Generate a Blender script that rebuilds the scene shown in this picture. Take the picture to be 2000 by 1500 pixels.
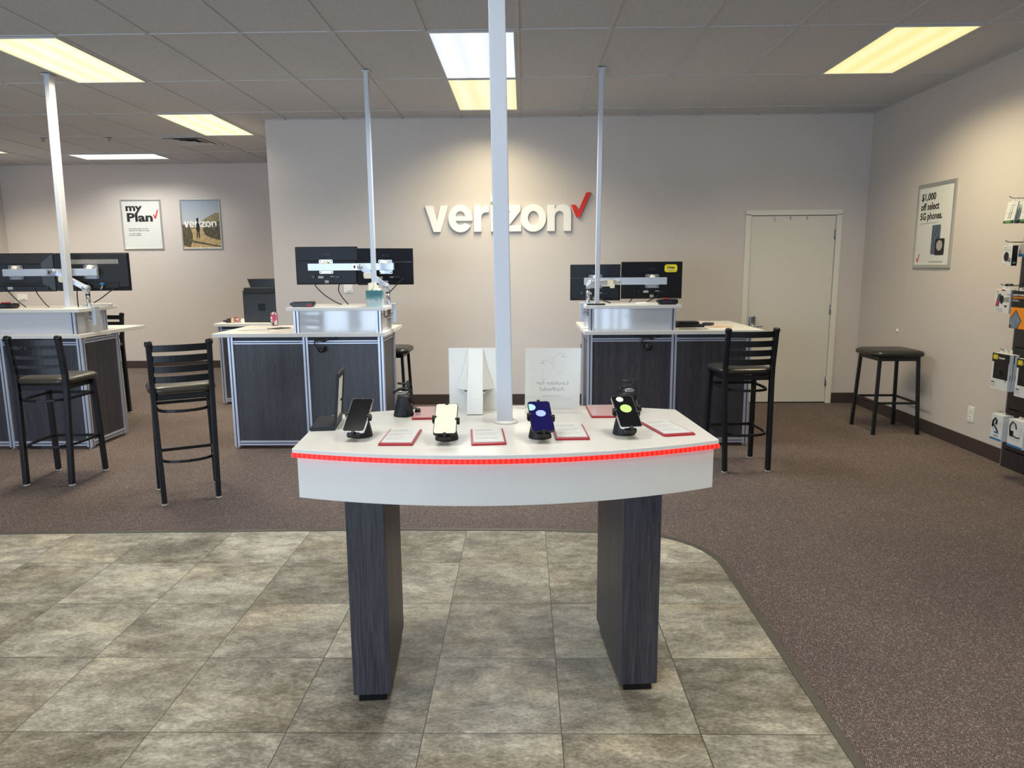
import bpy, bmesh, math, random
from mathutils import Vector, Matrix, Euler
random.seed(7)
PI = math.pi
for o in list(bpy.data.objects): bpy.data.objects.remove(o)
scene = bpy.context.scene
COL = scene.collection

# ------------------------------------------------------------------ camera
def setup_camera():
    yaw, pitch, roll = math.radians(1.0), math.radians(9.35), math.radians(0.42)
    fw = Vector((-math.sin(yaw)*math.cos(pitch), math.cos(yaw)*math.cos(pitch), -math.sin(pitch)))
    r0 = Vector((math.cos(yaw), math.sin(yaw), 0)); u0 = r0.cross(fw)
    r = r0*math.cos(roll) - u0*math.sin(roll); u = u0*math.cos(roll) + r0*math.sin(roll)
    cam = bpy.data.cameras.new('camera'); ob = bpy.data.objects.new('camera', cam); COL.objects.link(ob)
    M = Matrix.Identity(4)
    for i in range(3): M[i][0] = r[i]; M[i][1] = u[i]; M[i][2] = -fw[i]
    M.translation = (0, 0, 1.51)
    ob.matrix_world = M
    cam.sensor_fit = 'HORIZONTAL'; cam.sensor_width = 36; cam.lens = 1387/2000*36; cam.clip_start = .05
    scene.camera = ob
setup_camera()

# ------------------------------------------------------------------ world, view, daylight
scene.view_settings.view_transform = 'Standard'; scene.view_settings.look = 'None'
scene.view_settings.exposure = 0.0; scene.view_settings.gamma = 1.0
scene.view_settings.use_curve_mapping = False
w = bpy.data.worlds.new('world'); scene.world = w; w.use_nodes = True
w.node_tree.nodes['Background'].inputs[0].default_value = (.62, .76, 1, 1)
w.node_tree.nodes['Background'].inputs[1].default_value = .6
def area(name, loc, size, power, color, rot=(0,0,0), spread=180):
    l = bpy.data.lights.new(name, 'AREA'); l.shape = 'RECTANGLE'; l.size, l.size_y = size
    l.energy = power; l.color = color; l.spread = math.radians(spread)
    o = bpy.data.objects.new(name, l); o.location = loc; o.rotation_euler = rot; COL.objects.link(o)
    return o
area('daylight', (-4.3, -4.22, 1.43), (4.7, 2.6), 400, (.62, .79, 1.0), (PI/2, 0, 0))
area('daylight', (1.85, -4.22, .55), (1.0, .85), 28, (.62, .79, 1.0), (PI/2, 0, 0))
LAMP_W = 50.0      # watts of each troffer

# ------------------------------------------------------------------ helpers
def lin(c):
    if isinstance(c, str):
        c = [int(c[i:i+2], 16)/255 for i in (0, 2, 4)]
    return tuple((v/12.92 if v <= .04045 else ((v+.055)/1.055)**2.4) for v in c[:3]) + (1,)
class NT:
    def __init__(s, name):
        s.m = bpy.data.materials.new(name); s.m.use_nodes = True; s.t = s.m.node_tree
        s.b = s.t.nodes['Principled BSDF']; s.out = s.t.nodes['Material Output']
    def n(s, typ, props={}, **ins):
        nd = s.t.nodes.new('ShaderNode'+typ)
        for k, v in props.items(): setattr(nd, k, v)
        for k, v in ins.items():
            key = int(k[1:]) if k[0] == '_' and k[1:].isdigit() else k.replace('_', ' ')
            s.set(nd.inputs[key], v)
        return nd
    def set(s, sock, v):
        if isinstance(v, bpy.types.NodeSocket): s.t.links.new(v, sock)
        elif isinstance(v, bpy.types.Node): s.t.links.new(v.outputs[0], sock)
        else: sock.default_value = v
    def math(s, op, a, b=0.0): return s.n('Math', {'operation': op}, _0=a, _1=b).outputs[0]
    def mix(s, f, a, b, blend='MIX'):
        nd = s.t.nodes.new('ShaderNodeMix'); nd.data_type = 'RGBA'; nd.blend_type = blend
        s.set(nd.inputs[0], f); s.set(nd.inputs[6], a); s.set(nd.inputs[7], b); return nd.outputs[2]
    def ramp(s, f, stops):
        nd = s.t.nodes.new('ShaderNodeValToRGB'); e = nd.color_ramp.elements
        while len(e) < len(stops): e.new(.5)
        for i, (p, c) in enumerate(stops): e[i].position = p; e[i].color = c
        s.set(nd.inputs[0], f); return nd.outputs[0]
    def noise(s, vec, scale, detail=3, rough=.5, dist=0):
        return s.n('TexNoise', Vector=vec, Scale=scale, Detail=detail, Roughness=rough, Distortion=dist)
    def obj(s): return s.n('TexCoord').outputs['Object']
    def geo(s): return s.n('NewGeometry').outputs['Position']
    def bump(s, h, strength=.2, dist=.002):
        s.set(s.b.inputs['Normal'], s.n('Bump', Height=h, Strength=strength, Distance=dist))
def mat(name, col, rough=.5, metal=0, spec=.5, var=.04, nscale=30, bump=0, bscale=200, coat=0, emit=None, es=1, trans=0, alpha=1, ior=1.45):
    s = NT(name); c = lin(col); v = s.obj()
    nz = s.noise(v, nscale, 3)
    d = tuple(x*(1-var) for x in c[:3])+(1,); h = tuple(min(1, x*(1+var)) for x in c[:3])+(1,)
    s.set(s.b.inputs['Base Color'], s.mix(nz.outputs[0], d, h))
    s.b.inputs['Roughness'].default_value = rough; s.b.inputs['Metallic'].default_value = metal
    s.b.inputs['Specular IOR Level'].default_value = spec; s.b.inputs['Coat Weight'].default_value = coat
    s.b.inputs['Coat Roughness'].default_value = .05; s.b.inputs['IOR'].default_value = ior
    if bump: s.bump(s.noise(v, bscale, 2).outputs[0], bump)
    if emit: s.b.inputs['Emission Color'].default_value = lin(emit); s.b.inputs['Emission Strength'].default_value = es
    if trans: s.b.inputs['Transmission Weight'].default_value = trans
    if alpha < 1: s.b.inputs['Alpha'].default_value = alpha
    return s.m

M = {}
M['white'] = mat('white_laminate', 'dbd9d3', .35, var=.01, coat=.15)
M['white_gloss'] = mat('white_gloss_panel', 'd4d4d6', .1, var=.01, coat=1)
M['edge'] = mat('white_edge', 'd9dade', .4, var=.01)
M['alu'] = mat('anodised_aluminium', 'c4c9d6', .38, .55, var=.02)
M['alu_dark'] = mat('slot_shadow', '3d424c', .6)  # dark colour standing in for the shade inside the extrusion slots
M['pole'] = mat('white_powder_coat', 'c6cad2', .4, .1, var=.01)
M['chair'] = mat('black_powder_coat', '14151a', .42, .1, var=.1, bump=.1, bscale=500)
M['vinyl'] = mat('black_vinyl', '1d1c1b', .36, var=.1, bump=.12, bscale=260, coat=.1)
M['vinyl_worn'] = mat('worn_vinyl', '35312a', .4, var=.18, nscale=9, bump=.12, bscale=260, coat=.1)
M['glide'] = mat('clear_plastic_glide', 'a9a49a', .4)
M['black'] = mat('black_plastic', '0f1013', .35, var=.06)
M['black_gloss'] = mat('black_gloss_plastic', '0d0f15', .42, var=.05, spec=.3)
M['black_matte'] = mat('black_matte_plastic', '17191e', .55, var=.08)
M['graphite'] = mat('graphite_plastic', '282b31', .45, var=.05)
M['rubber'] = mat('black_cable_rubber', '111215', .5)
M['steel'] = mat('brushed_steel', 'a8abb0', .3, .9, var=.05)
M['chrome'] = mat('chrome', 'cfd3da', .14, 1)
M['arm'] = mat('satin_silver_paint', 'b9c1cf', .33, .35, var=.02)
M['cream_plastic'] = mat('cream_plastic', 'd9d3bd', .4)
M['paper'] = mat('white_paper', 'd2d3d0', .6, var=.01)
M['paper_warm'] = mat('white_card', 'dadad5', .55, var=.015)
M['grey_print'] = mat('grey_print', 'a5a3a1', .6)
M['pale_print'] = mat('pale_grey_print', 'bfbdb9', .6)
M['ink'] = mat('black_ink', '1c1b1d', .5)
M['ink_grey'] = mat('grey_ink', '8b8a88', .6)
M['red'] = mat('signal_red_plastic', 'a3202b', .4, var=.03)
M['red_paint'] = mat('red_sign_paint', 'd22f26', .4, var=.02)
M['sign_white'] = mat('white_acrylic_letters', 'ecebe6', .3, var=.01)
M['red_ink'] = mat('red_ink', 'c23a30', .5)
M['green'] = mat('green_card_print', '4f8a3c', .5)
M['navy'] = mat('dark_card_print', '20303f', .5)
M['blue'] = mat('blue_print', '2f6f9f', .5)
M['orange'] = mat('orange_print', 'e98e1c', .45)
M['yellow'] = mat('yellow_print', 'e3cf2b', .45)
M['pink'] = mat('pink_print', 'b53668', .5)
M['holo'] = mat('iridescent_print', '6f7f8f', .35, var=.5, nscale=14)
M['door'] = mat('cream_door_paint', 'd6d2c8', .45, var=.012, bump=.03, bscale=80)
M['door_frame'] = mat('cream_trim_paint', 'dcd9ce', .4, var=.01)
M['silver_frame'] = mat('silver_snap_frame', 'c3c3bd', .3, .7, var=.02)
M['slat_edge'] = mat('aluminium_edge', 'a8a9ad', .35, .8)
M['plate'] = mat('white_switch_plate', 'e4e2da', .35, var=.01)
M['kick'] = mat('black_kick_plate', '0c0c0d', .3)
M['acrylic'] = mat('clear_acrylic', 'ffffff', .08, var=0, alpha=.10)
M['teal'] = None
M['screen_black'] = mat('phone_glass_black', '050507', .12, var=0, coat=.3)
M['screen_blue'] = mat('phone_screen_blue', '0a0830', .15, var=0, emit='140a52', es=.6)
M['screen_white'] = None
M['disc_grey'] = mat('lit_disc_grey', 'a0a8a0', .3, emit='c6d2c6', es=.75)
M['disc_green'] = mat('lit_disc_green', '90c060', .3, emit='a8dd6c', es=.85)
M['disc_sky'] = mat('lit_disc_sky', '80b0c0', .3, emit='a5d8ea', es=.85)
M['disc_violet'] = mat('lit_disc_violet', '8090d0', .3, emit='96a4f4', es=.85)
M['poster_sky'] = None
M['tissue'] = mat('tissue_paper', 'e6ddc4', .7, var=.06)

def m_walls():
    s = NT('greige_wall_paint'); p = s.geo()
    c = s.mix(s.noise(p, 1.3, 3).outputs[0], lin('c5bdb7'), lin('cbc3bd'))
    s.set(s.b.inputs['Base Color'], c); s.b.inputs['Roughness'].default_value = .55
    s.bump(s.noise(p, 160, 3).outputs[0], .12, .002); return s.m
def m_carpet():
    s = NT('woven_carpet'); p = s.geo()
    # loop rows, slightly diagonal
    mp = s.n('Mapping', Vector=p, Scale=(1, 1, 1), Rotation=(0, 0, .35))
    v = s.n('TexVoronoi', {'feature': 'F1'}, Vector=mp, Scale=170.0, Randomness=.35)
    v2 = s.n('TexVoronoi', {'feature': 'F1'}, Vector=mp, Scale=170.0, Randomness=.35)
    cell = s.n('SeparateColor', Color=v.outputs['Color']).outputs[0]
    loops = s.ramp(cell, [(0, lin('615655')), (.5, lin('6d6260')), (.85, lin('7a6f6b')), (1, lin('948a84'))])
    dark = s.ramp(v2.outputs['Distance'], [(.0, (1.1, 1.1, 1.1, 1)), (.35, (.95, .95, .95, 1)), (.62, (.34, .33, .33, 1))])
    c = s.mix(1.0, loops, dark, 'MULTIPLY')
    broad = s.ramp(s.noise(p, 1.1, 4, .6).outputs[0], [(.3, (.9, .9, .92, 1)), (.7, (1.12, 1.1, 1.06, 1))])
    c = s.mix(1.0, c, broad, 'MULTIPLY')
    s.set(s.b.inputs['Base Color'], c); s.b.inputs['Roughness'].default_value = .95
    s.b.inputs['Specular IOR Level'].default_value = .1
    s.bump(v.outputs['Distance'], .5, .003); return s.m
def m_tiles():
    T = .4545
    s = NT('stone_look_vinyl_tile'); p = s.geo()
    sep = s.n('SeparateXYZ', Vector=p)
    u = s.math('DIVIDE', s.math('ADD', sep.outputs[0], .337), T); v = s.math('DIVIDE', s.math('SUBTRACT', sep.outputs[1], 2.112), T)
    iu, iv = s.math('FLOOR', u), s.math('FLOOR', v)
    fu, fv = s.math('FRACT', u), s.math('FRACT', v)
    idv = s.n('CombineXYZ', X=iu, Y=iv, Z=0.0)
    wn = s.n('TexWhiteNoise', {'noise_dimensions': '3D'}, Vector=idv)
    off = s.n('VectorMath', {'operation': 'MULTIPLY_ADD'}, _0=wn.outputs['Color'], _1=(37., 53., 11.), _2=p)
    q = s.n('Mapping', Vector=off, Scale=(1.0, 1.7, 1))
    a = s.noise(q, 2.6, 10, .68, .35).outputs[0]; b = s.noise(q, 11, 8, .72, .2).outputs[0]; d = s.noise(q, 60, 8, .75).outputs[0]
    f = s.math('ADD', s.math('MULTIPLY', a, .40), s.math('ADD', s.math('MULTIPLY', b, .28), s.math('MULTIPLY', d, .34)))
    tint = s.math('MULTIPLY', s.math('SUBTRACT', wn.outputs['Value'], .5), .07)
    f = s.math('ADD', f, tint)
    c = s.ramp(f, [(.40, lin('514d46')), (.47, lin('767268')), (.53, lin('959186')), (.60, lin('bab6a8')), (.68, lin('d8d4c7'))])
    warm = s.ramp(s.noise(q, 1.7, 3).outputs[0], [(.45, (1, 1, 1, 1)), (.7, (1.06, .98, .86, 1))])
    c = s.mix(1.0, c, warm, 'MULTIPLY')
    def edge(fr):
        e = s.math('MINIMUM', fr, s.math('SUBTRACT', 1.0, fr)); return e
    e = s.math('MINIMUM', edge(fu), edge(fv))
    j = s.math('LESS_THAN', e, .0035)
    c = s.mix(j, c, lin('3a362d'))
    s.set(s.b.inputs['Base Color'], c)
    s.set(s.b.inputs['Roughness'], s.ramp(b, [(.3, (.55,)*3+(1,)), (.7, (.36,)*3+(1,))]))
    s.b.inputs['Specular IOR Level'].default_value = .35
    h = s.math('SUBTRACT', s.math('ADD', d, s.math('MULTIPLY', b, .8)), s.math('MULTIPLY', j, 3.0))
    s.bump(h, .35, .0015); return s.m
def m_ceiling():
    s = NT('ceiling_tile'); p = s.geo()
    n1 = s.noise(p, 190, 2).outputs[0]
    c = s.ramp(n1, [(.33, lin('abacaf')), (.5, lin('c4c5c9')), (1, lin('c9cace'))])
    s.set(s.b.inputs['Base Color'], c); s.b.inputs['Roughness'].default_value = .9
    s.bump(n1, .4, .002); return s.m
def m_wood(name, c0, c1, c2):
    s = NT(name); p = s.obj()
    mp = s.n('Mapping', Vector=p, Scale=(1, 1, .035))
    a = s.noise(mp, 260, 4, .6).outputs[0]; b = s.noise(mp, 30, 3).outputs[0]
    f = s.math('ADD', s.math('MULTIPLY', a, .65), s.math('MULTIPLY', b, .35))
    s.set(s.b.inputs['Base Color'], s.ramp(f, [(.35, lin(c0)), (.5, lin(c1)), (.68, lin(c2))]))
    s.b.inputs['Roughness'].default_value = .42; s.bump(a, .15, .001); return s.m
def m_slatwall():
    return m_wood('dark_slatwall_laminate', '1d1a1c', '2a2627', '383233')
def m_teal():
    s = NT('teal_watercolour_print'); p = s.obj()
    z = s.n('SeparateXYZ', Vector=p).outputs[2]
    f = s.math('ADD', s.math('MULTIPLY', z, 7.5), s.math('MULTIPLY', s.noise(p, 22, 4, .6).outputs[0], .5))
    s.set(s.b.inputs['Base Color'], s.ramp(f, [(.25, lin('a9bfba')), (.6, lin('c2d2cf')), (.8, lin('6c9a9b')), (1.1 if 0 else 1, lin('3f7b80'))]))
    s.b.inputs['Roughness'].default_value = .5; return s.m
def m_phone_white():
    s = NT('phone_screen_white'); p = s.obj()
    ch = s.n('TexChecker', Vector=p, Scale=520.0, Color1=lin('d6d7ba'), Color2=lin('c8caae'))
    s.set(s.b.inputs['Base Color'], ch.outputs[0]); s.set(s.b.inputs['Emission Color'], ch.outputs[0])
    s.b.inputs['Emission Strength'].default_value = .45; s.b.inputs['Roughness'].default_value = .2; return s.m
def m_led():
    s = NT('red_led_strip'); p = s.obj()
    x = s.n('SeparateXYZ', Vector=p).outputs[0]
    k = s.math('ABSOLUTE', s.math('SINE', s.math('MULTIPLY', x, PI/.0165)))
    k = s.math('POWER', k, 4.0)
    c = s.mix(k, (1, .006, .008, 1), (1, .045, .02, 1))
    s.set(s.b.inputs['Base Color'], lin('c01010')); s.set(s.b.inputs['Emission Color'], c)
    s.set(s.b.inputs['Emission Strength'], s.math('ADD', 1.15, s.math('MULTIPLY', k, .6))); return s.m
def m_diffuser(name, col, col2, st):
    s = NT(name); p = s.obj()
    x = s.n('SeparateXYZ', Vector=p).outputs[0]
    k = s.math('ADD', .5, s.math('MULTIPLY', s.math('COSINE', s.math('MULTIPLY', x, 2*PI/.19)), .5))
    k = s.math('MULTIPLY', k, s.math('ADD', .6, s.math('MULTIPLY', s.noise(p, 2.5, 2).outputs[0], .6)))
    s.set(s.b.inputs['Base Color'], lin('c8c8c0')); s.set(s.b.inputs['Emission Color'], s.mix(k, lin(col), lin(col2)))
    s.b.inputs['Emission Strength'].default_value = st; s.b.inputs['Roughness'].default_value = .4; return s.m
def m_baseboard():
    s = NT('woven_cove_base'); p = s.geo()
    z = s.n('SeparateXYZ', Vector=p)
    st = s.math('SINE', s.math('MULTIPLY', z.outputs[2], 2*PI/.014))
    h = s.math('SINE', s.math('MULTIPLY', s.math('ADD', z.outputs[0], z.outputs[1]), 2*PI/.02))
    f = s.math('ADD', .5, s.math('ADD', s.math('MULTIPLY', st, .3), s.math('MULTIPLY', h, .2)))
    s.set(s.b.inputs['Base Color'], s.ramp(f, [(0, lin('241b1a')), (1, lin('4a3b37'))]))
    s.b.inputs['Roughness'].default_value = .7; return s.m
def m_sky_poster():
    s = NT('poster_sky_print'); p = s.obj()
    z = s.n('SeparateXYZ', Vector=p).outputs[2]
    s.set(s.b.inputs['Base Color'], s.ramp(s.math('MULTIPLY', z, 1.3), [(0, lin('b9b3a4')), (.55, lin('b3b8bb')), (1, lin('8da0b3'))]))
    s.b.inputs['Roughness'].default_value = .4; return s.m
def m_mottle(name, a, b, sc):
    s = NT(name); p = s.obj()
    s.set(s.b.inputs['Base Color'], s.ramp(s.noise(p, sc, 6, .7).outputs[0], [(.4, lin(a)), (.6, lin(b))]))
    s.b.inputs['Roughness'].default_value = .45; return s.m
M['wall'] = m_walls(); M['carpet'] = m_carpet(); M['tiles'] = m_tiles(); M['ceil'] = m_ceiling()
M['grid'] = mat('ceiling_grid_paint', 'bebfc3', .6, var=.01)
M['wood'] = m_wood('dark_ash_laminate', '232128', '38363c', '4d4a50')
M['slat'] = m_slatwall(); M['teal'] = m_teal(); M['screen_white'] = m_phone_white(); M['led'] = m_led()
M['base'] = m_baseboard(); M['poster_sky'] = m_sky_poster()
M['hill'] = m_mottle('poster_hill_print', '6f6a4e', '9a8f68', 40); M['path'] = m_mottle('poster_path_print', 'a48b62', 'c6aa7c', 30)
M['vines'] = m_mottle('poster_vines_print', '2f2c24', '6d6245', 60); M['phone_print'] = m_mottle('poster_phone_print', '2c3747', '5f6b80', 50)
M['lit_warm'] = m_diffuser('lit_diffuser_warm', 'f7e9b0', 'fdf4d8', 1.02)
M['lit_yellow'] = m_diffuser('lit_diffuser_yellow', 'f0e08e', 'f7edb2', 1.0)
M['lit_white'] = m_diffuser('lit_diffuser_white', 'd9e3f6', 'f2f8ff', .95)
M['lit_pale'] = m_diffuser('lit_diffuser_pale_yellow', 'e6dfa6', 'f2edc4', .95)
M['lit_cool'] = m_diffuser('lit_diffuser_neutral', 'f2f3e8', 'ffffff', 1.05)
M['pink_acrylic'] = mat('pink_tinted_acrylic_face', 'cf9fa0', .12, var=.02, coat=.5)
M['trim'] = mat('rubber_transition_strip', '4b4741', .5, var=.1, bump=.05)
M['can'] = mat('pink_and_silver_can', 'b98a96', .25, .5)
M['brown_strip'] = mat('tan_paper', 'd6b596', .6)

class MB:
    """collects shapes into ONE mesh"""
    def __init__(s, M4=None): s.bm = bmesh.new(); s.mats = []; s.M = M4 or Matrix.Identity(4)
    def mi(s, m):
        if m not in s.mats: s.mats.append(m)
        return s.mats.index(m)
    def _new(s, vs, fs, m, smooth=False):
        bv = [s.bm.verts.new(s.M @ Vector(v)) for v in vs]; i = s.mi(m)
        for f in fs:
            try: fc = s.bm.faces.new([bv[k] for k in f])
            except ValueError: continue
            fc.material_index = i; fc.smooth = smooth
    def box(s, c, d, m, R=None):
        vs = []
        for x in (-.5, .5):
            for y in (-.5, .5):
                for z in (-.5, .5):
                    v = Vector((x*d[0], y*d[1], z*d[2]))
                    if R is not None: v = R @ v
                    vs.append(v + Vector(c))
        s._new(vs, [(0,1,3,2),(4,6,7,5),(0,4,5,1),(2,3,7,6),(0,2,6,4),(1,5,7,3)], m); return s
    def b2(s, a, b, m):
        return s.box([(a[i]+b[i])/2 for i in range(3)], [abs(b[i]-a[i]) for i in range(3)], m)
    def prism(s, poly, z0, z1, m):
        n = len(poly)
        vs = [(p[0], p[1], z0) for p in poly] + [(p[0], p[1], z1) for p in poly]
        fs = [tuple(range(n-1, -1, -1)), tuple(range(n, 2*n))] + [(i, (i+1) % n, n+(i+1) % n, n+i) for i in range(n)]
        s._new(vs, fs, m); return s
    def ring(s, outer, inner, z0, z1, m, closed=True):
        n = len(outer); vs = []
        for p in outer: vs += [(p[0], p[1], z0), (p[0], p[1], z1)]
        for p in inner: vs += [(p[0], p[1], z0), (p[0], p[1], z1)]
        fs = []
        rng = range(n) if closed else range(n-1)
        for i in rng:
            j = (i+1) % n; o0, o1, p0, p1 = 2*i, 2*i+1, 2*j, 2*j+1; k = 2*n
            fs += [(o0, p0, p1, o1), (k+o0, k+o1, k+p1, k+p0), (o1, p1, k+p1, k+o1), (o0, k+o0, k+p0, p0)]
        if not closed:
            k = 2*n; fs += [(0, 1, k+1, k), (k-2, 2*k-2, 2*k-1, k-1)]
        s._new(vs, fs, m); return s
    def tube(s, pts, r, m, n=10, rect=None, caps=True, up=None):
        """round (or rect=(w,h)) section swept along pts; r may be a list"""
        pts = [Vector(p) for p in pts]; N = len(pts)
        T = []
        for i in range(N):
            a = pts[max(i-1, 0)]; b = pts[min(i+1, N-1)]; T.append((b-a).normalized())
        ref = Vector(up) if up else (Vector((0, 0, 1)) if abs(T[0].z) < .9 else Vector((0, 1, 0)))
        x = (ref - T[0]*ref.dot(T[0])).normalized(); vs = []; K = 4 if rect else n
        for i in range(N):
            if i:
                x = (x - T[i]*x.dot(T[i]))
                x.normalize()
            y = T[i].cross(x); rr = r[i] if isinstance(r, (list, tuple)) else r
            for k in range(K):
                if rect:
                    sx, sy = [(-1, -1), (1, -1), (1, 1), (-1, 1)][k]
                    vs.append(pts[i] + x*sx*rect[0]/2 + y*sy*rect[1]/2)
                else:
                    a = 2*PI*k/K; vs.append(pts[i] + x*rr*math.cos(a) + y*rr*math.sin(a))
        fs = [(i*K+k, i*K+(k+1) % K, (i+1)*K+(k+1) % K, (i+1)*K+k) for i in range(N-1) for k in range(K)]
        s._new(vs, fs + ([tuple(range(K-1, -1, -1)), tuple(range((N-1)*K, N*K))] if caps else []), m, smooth=not rect)
        return s
    def lathe(s, prof, c, m, n=28, axis=2):
        vs = []; K = len(prof)
        for k in range(n):
            a = 2*PI*k/n
            for (r, z) in prof:
                p = [r*math.cos(a), r*math.sin(a), z]
                if axis == 1: p = [p[0], -p[2], p[1]]
                if axis == 0: p = [p[2], p[0], p[1]]
                vs.append((p[0]+c[0], p[1]+c[1], p[2]+c[2]))
        fs = [(k*K+i, ((k+1) % n)*K+i, ((k+1) % n)*K+i+1, k*K+i+1) for k in range(n) for i in range(K-1)]
        fs += [tuple(k*K for k in range(n-1, -1, -1)), tuple(k*K+K-1 for k in range(n))]
        s._new(vs, fs, m, smooth=True); return s
    def pad(s, w, d, z0, z1, m, c=(0, 0), rc=.07, puff=.012, taper=0.0):
        """soft cushion: rounded rectangle with puffed top"""
        def rr(w, d, rc, k=6):
            P = []
            for (sx, sy, a0) in ((1, 1, 0), (-1, 1, PI/2), (-1, -1, PI), (1, -1, 1.5*PI)):
                for i in range(k+1):
                    a = a0 + (PI/2)*i/k
                    P.append((sx*(w/2-rc)+rc*math.cos(a), sy*(d/2-rc)+rc*math.sin(a)))
            return [(x*(1-taper*(y/d)), y) for x, y in P]
        h = z1-z0
        rings = [(-.035, 0), (-.006, .08), (0, .3), (0, .55), (-.01, .78), (-.035, .93), (-.075, 1.0), (-.12, 1.05)]
        vs = []
        f = min(1, min(w, d)/.40)
        for (dw, t) in rings:
            dw *= f
            P = rr(w+2*dw, d+2*dw, max(.012*f, rc+dw*.6)); n = len(P)
            for x, y in P: vs.append((x+c[0], y+c[1], z0+h*t))
        top = len(vs); vs.append((c[0], c[1], z1+puff))
        fs = [(i*n+k, i*n+(k+1) % n, (i+1)*n+(k+1) % n, (i+1)*n+k) for i in range(len(rings)-1) for k in range(n)]
        b = (len(rings)-1)*n
        fs += [(b+k, b+(k+1) % n, top) for k in range(n)] + [tuple(range(n-1, -1, -1))]
        s._new(vs, fs, m, smooth=True); return s
    def rect(s, x0, y0, x1, y1, m, z=.0006, t=.0006):
        return s.b2((x0, y0, z-t), (x1, y1, z), m)
    def build(s, name, parent=None, bevel=0, seg=2):
        bmesh.ops.recalc_face_normals(s.bm, faces=s.bm.faces)
        me = bpy.data.meshes.new(name); s.bm.to_mesh(me); s.bm.free()
        for m in s.mats: me.materials.append(m)
        o = bpy.data.objects.new(name, me); COL.objects.link(o)
        if parent is not None: o.parent = parent
        if bevel:
            bv = o.modifiers.new('bevel', 'BEVEL'); bv.width = bevel; bv.segments = seg; bv.limit_method = 'ANGLE'; bv.angle_limit = math.radians(40)
        return o
def tag(o, label, cat, group=None):
    o['label'] = label; o['category'] = cat
    if group: o['group'] = group
    return o
def thing(name, label, cat, loc=(0, 0, 0), rz=0, group=None):
    o = bpy.data.objects.new(name, None); o.empty_display_size = .1; COL.objects.link(o)
    o.location = loc; o.rotation_euler = (0, 0, rz); return tag(o, label, cat, group)
def struct(mb, name, parent=None, bevel=0):
    o = mb.build(name, parent, bevel)
    if parent is None: o['kind'] = 'structure'
    return o
def dup(root, loc=None, rz=None, label=None, group=None):
    def cp(o, par):
        c = o.copy(); COL.objects.link(c)
        if par is not None: c.parent = par
        for ch in list(o.children): cp(ch, c)
        return c
    r = cp(root, None)
    if loc is not None: r.location = loc
    if rz is not None: r.rotation_euler = (0, 0, rz)
    if label: r['label'] = label
    if group: r['group'] = group
    return r
def FR(o, fx=(1, 0, 0), fy=(0, 0, 1)):
    """graphics frame: x right, y up, z towards the reader"""
    x = Vector(fx).normalized(); y = Vector(fy).normalized(); z = x.cross(y)
    A = Matrix.Identity(4)
    for i in range(3): A[i][0] = x[i]; A[i][1] = y[i]; A[i][2] = z[i]
    A.translation = o; return A
def text(body, F, x, y, h, m, name='lettering', parent=None, width=None, bold=.0, z=.0012, depth=.0006, mirror=False, align='L'):
    cu = bpy.data.curves.new('t', 'FONT'); cu.body = body; cu.size = 1; cu.offset = bold; cu.extrude = .5; cu.resolution_u = 3
    cu.space_line = .95
    ob = bpy.data.objects.new('t', cu); COL.objects.link(ob)
    dg = bpy.context.evaluated_depsgraph_get(); dg.update()
    me = bpy.data.meshes.new_from_object(ob.evaluated_get(dg)); bpy.data.objects.remove(ob); bpy.data.curves.remove(cu)
    xs = [v.co.x for v in me.vertices]; x0, x1 = min(xs), max(xs)
    k = h/.73; kx = (width/(x1-x0)) if width else k
    for v in me.vertices:
        X = (v.co.x-x0)*kx
        if align == 'C': X -= (x1-x0)*kx/2
        if mirror: X = -X
        v.co = F @ Vector((x+X, y+v.co.y*k, z + (v.co.z-.5)*depth))
    if mirror: me.flip_normals()
    me.name = name; me.materials.clear(); me.materials.append(m)
    o = bpy.data.objects.new(name, me); COL.objects.link(o)
    if parent is not None: o.parent = parent
    return o
def check(mb, x, y, h, m, z=.0015, t=.001):
    """check mark, total height h, left tip at (x, y)"""
    P = [(0, .48), (.13, .5), (.24, .28), (.5, 1.0), (.66, 1.0), (.32, 0), (.18, 0)]
    return mb.prism([(x+p[0]*h, y+p[1]*h) for p in P], z-t, z, m)

# ------------------------------------------------------------------ room shell
CE = 3.055; XR = 3.64; YB = 7.79; XP = -2.72; YF = 10.86; XL = -7.83; YN = -4.0
def tile_outline():
    P = [(XL, YN), (1.0, YN), (1.0, 3.30)]
    for i in range(0, 11):
        a = i/10*PI/2; P.append((.55+.45*math.cos(a), 3.42+.46*math.sin(a)))
    P += [(.1, 3.925), (-.7, 3.935), (-2.2, 3.90), (-4.2, 3.84), (XL, 3.75)]
    return P
TO = tile_outline()
mb = MB(); mb.b2((XL-.1, YN, -.1), (XR+.1, YF+.1, -.004), M['carpet']); struct(mb, 'floor')
mb = MB(); mb.prism(TO, -.003, 0.0, M['tiles']); struct(mb, 'floor')
mb = MB()
def offset_poly(P, d):
    Q = []
    for i, p in enumerate(P):
        a = P[max(i-1, 0)]; b = P[min(i+1, len(P)-1)]
        t = Vector((b[0]-a[0], b[1]-a[1])).normalized(); Q.append((p[0]+t.y*d, p[1]-t.x*d))
    return Q
edge = TO[1:]; out = offset_poly(edge, .034)
far = [(4.2, YN)] 
mb.ring(out, edge, -.003, .004, M['trim'], closed=False); struct(mb, 'trim_1', bevel=.002)
# carpet surface starts beyond the strip: one thin layer outside the tiles
mb = MB(); bmC = out + [(XL, YF), (XP, YF), (XP, YB), (XR, YB), (XR, YN)]
mb.prism(bmC, -.0038, .001, M['carpet']); o = struct(mb, 'floor')
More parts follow.
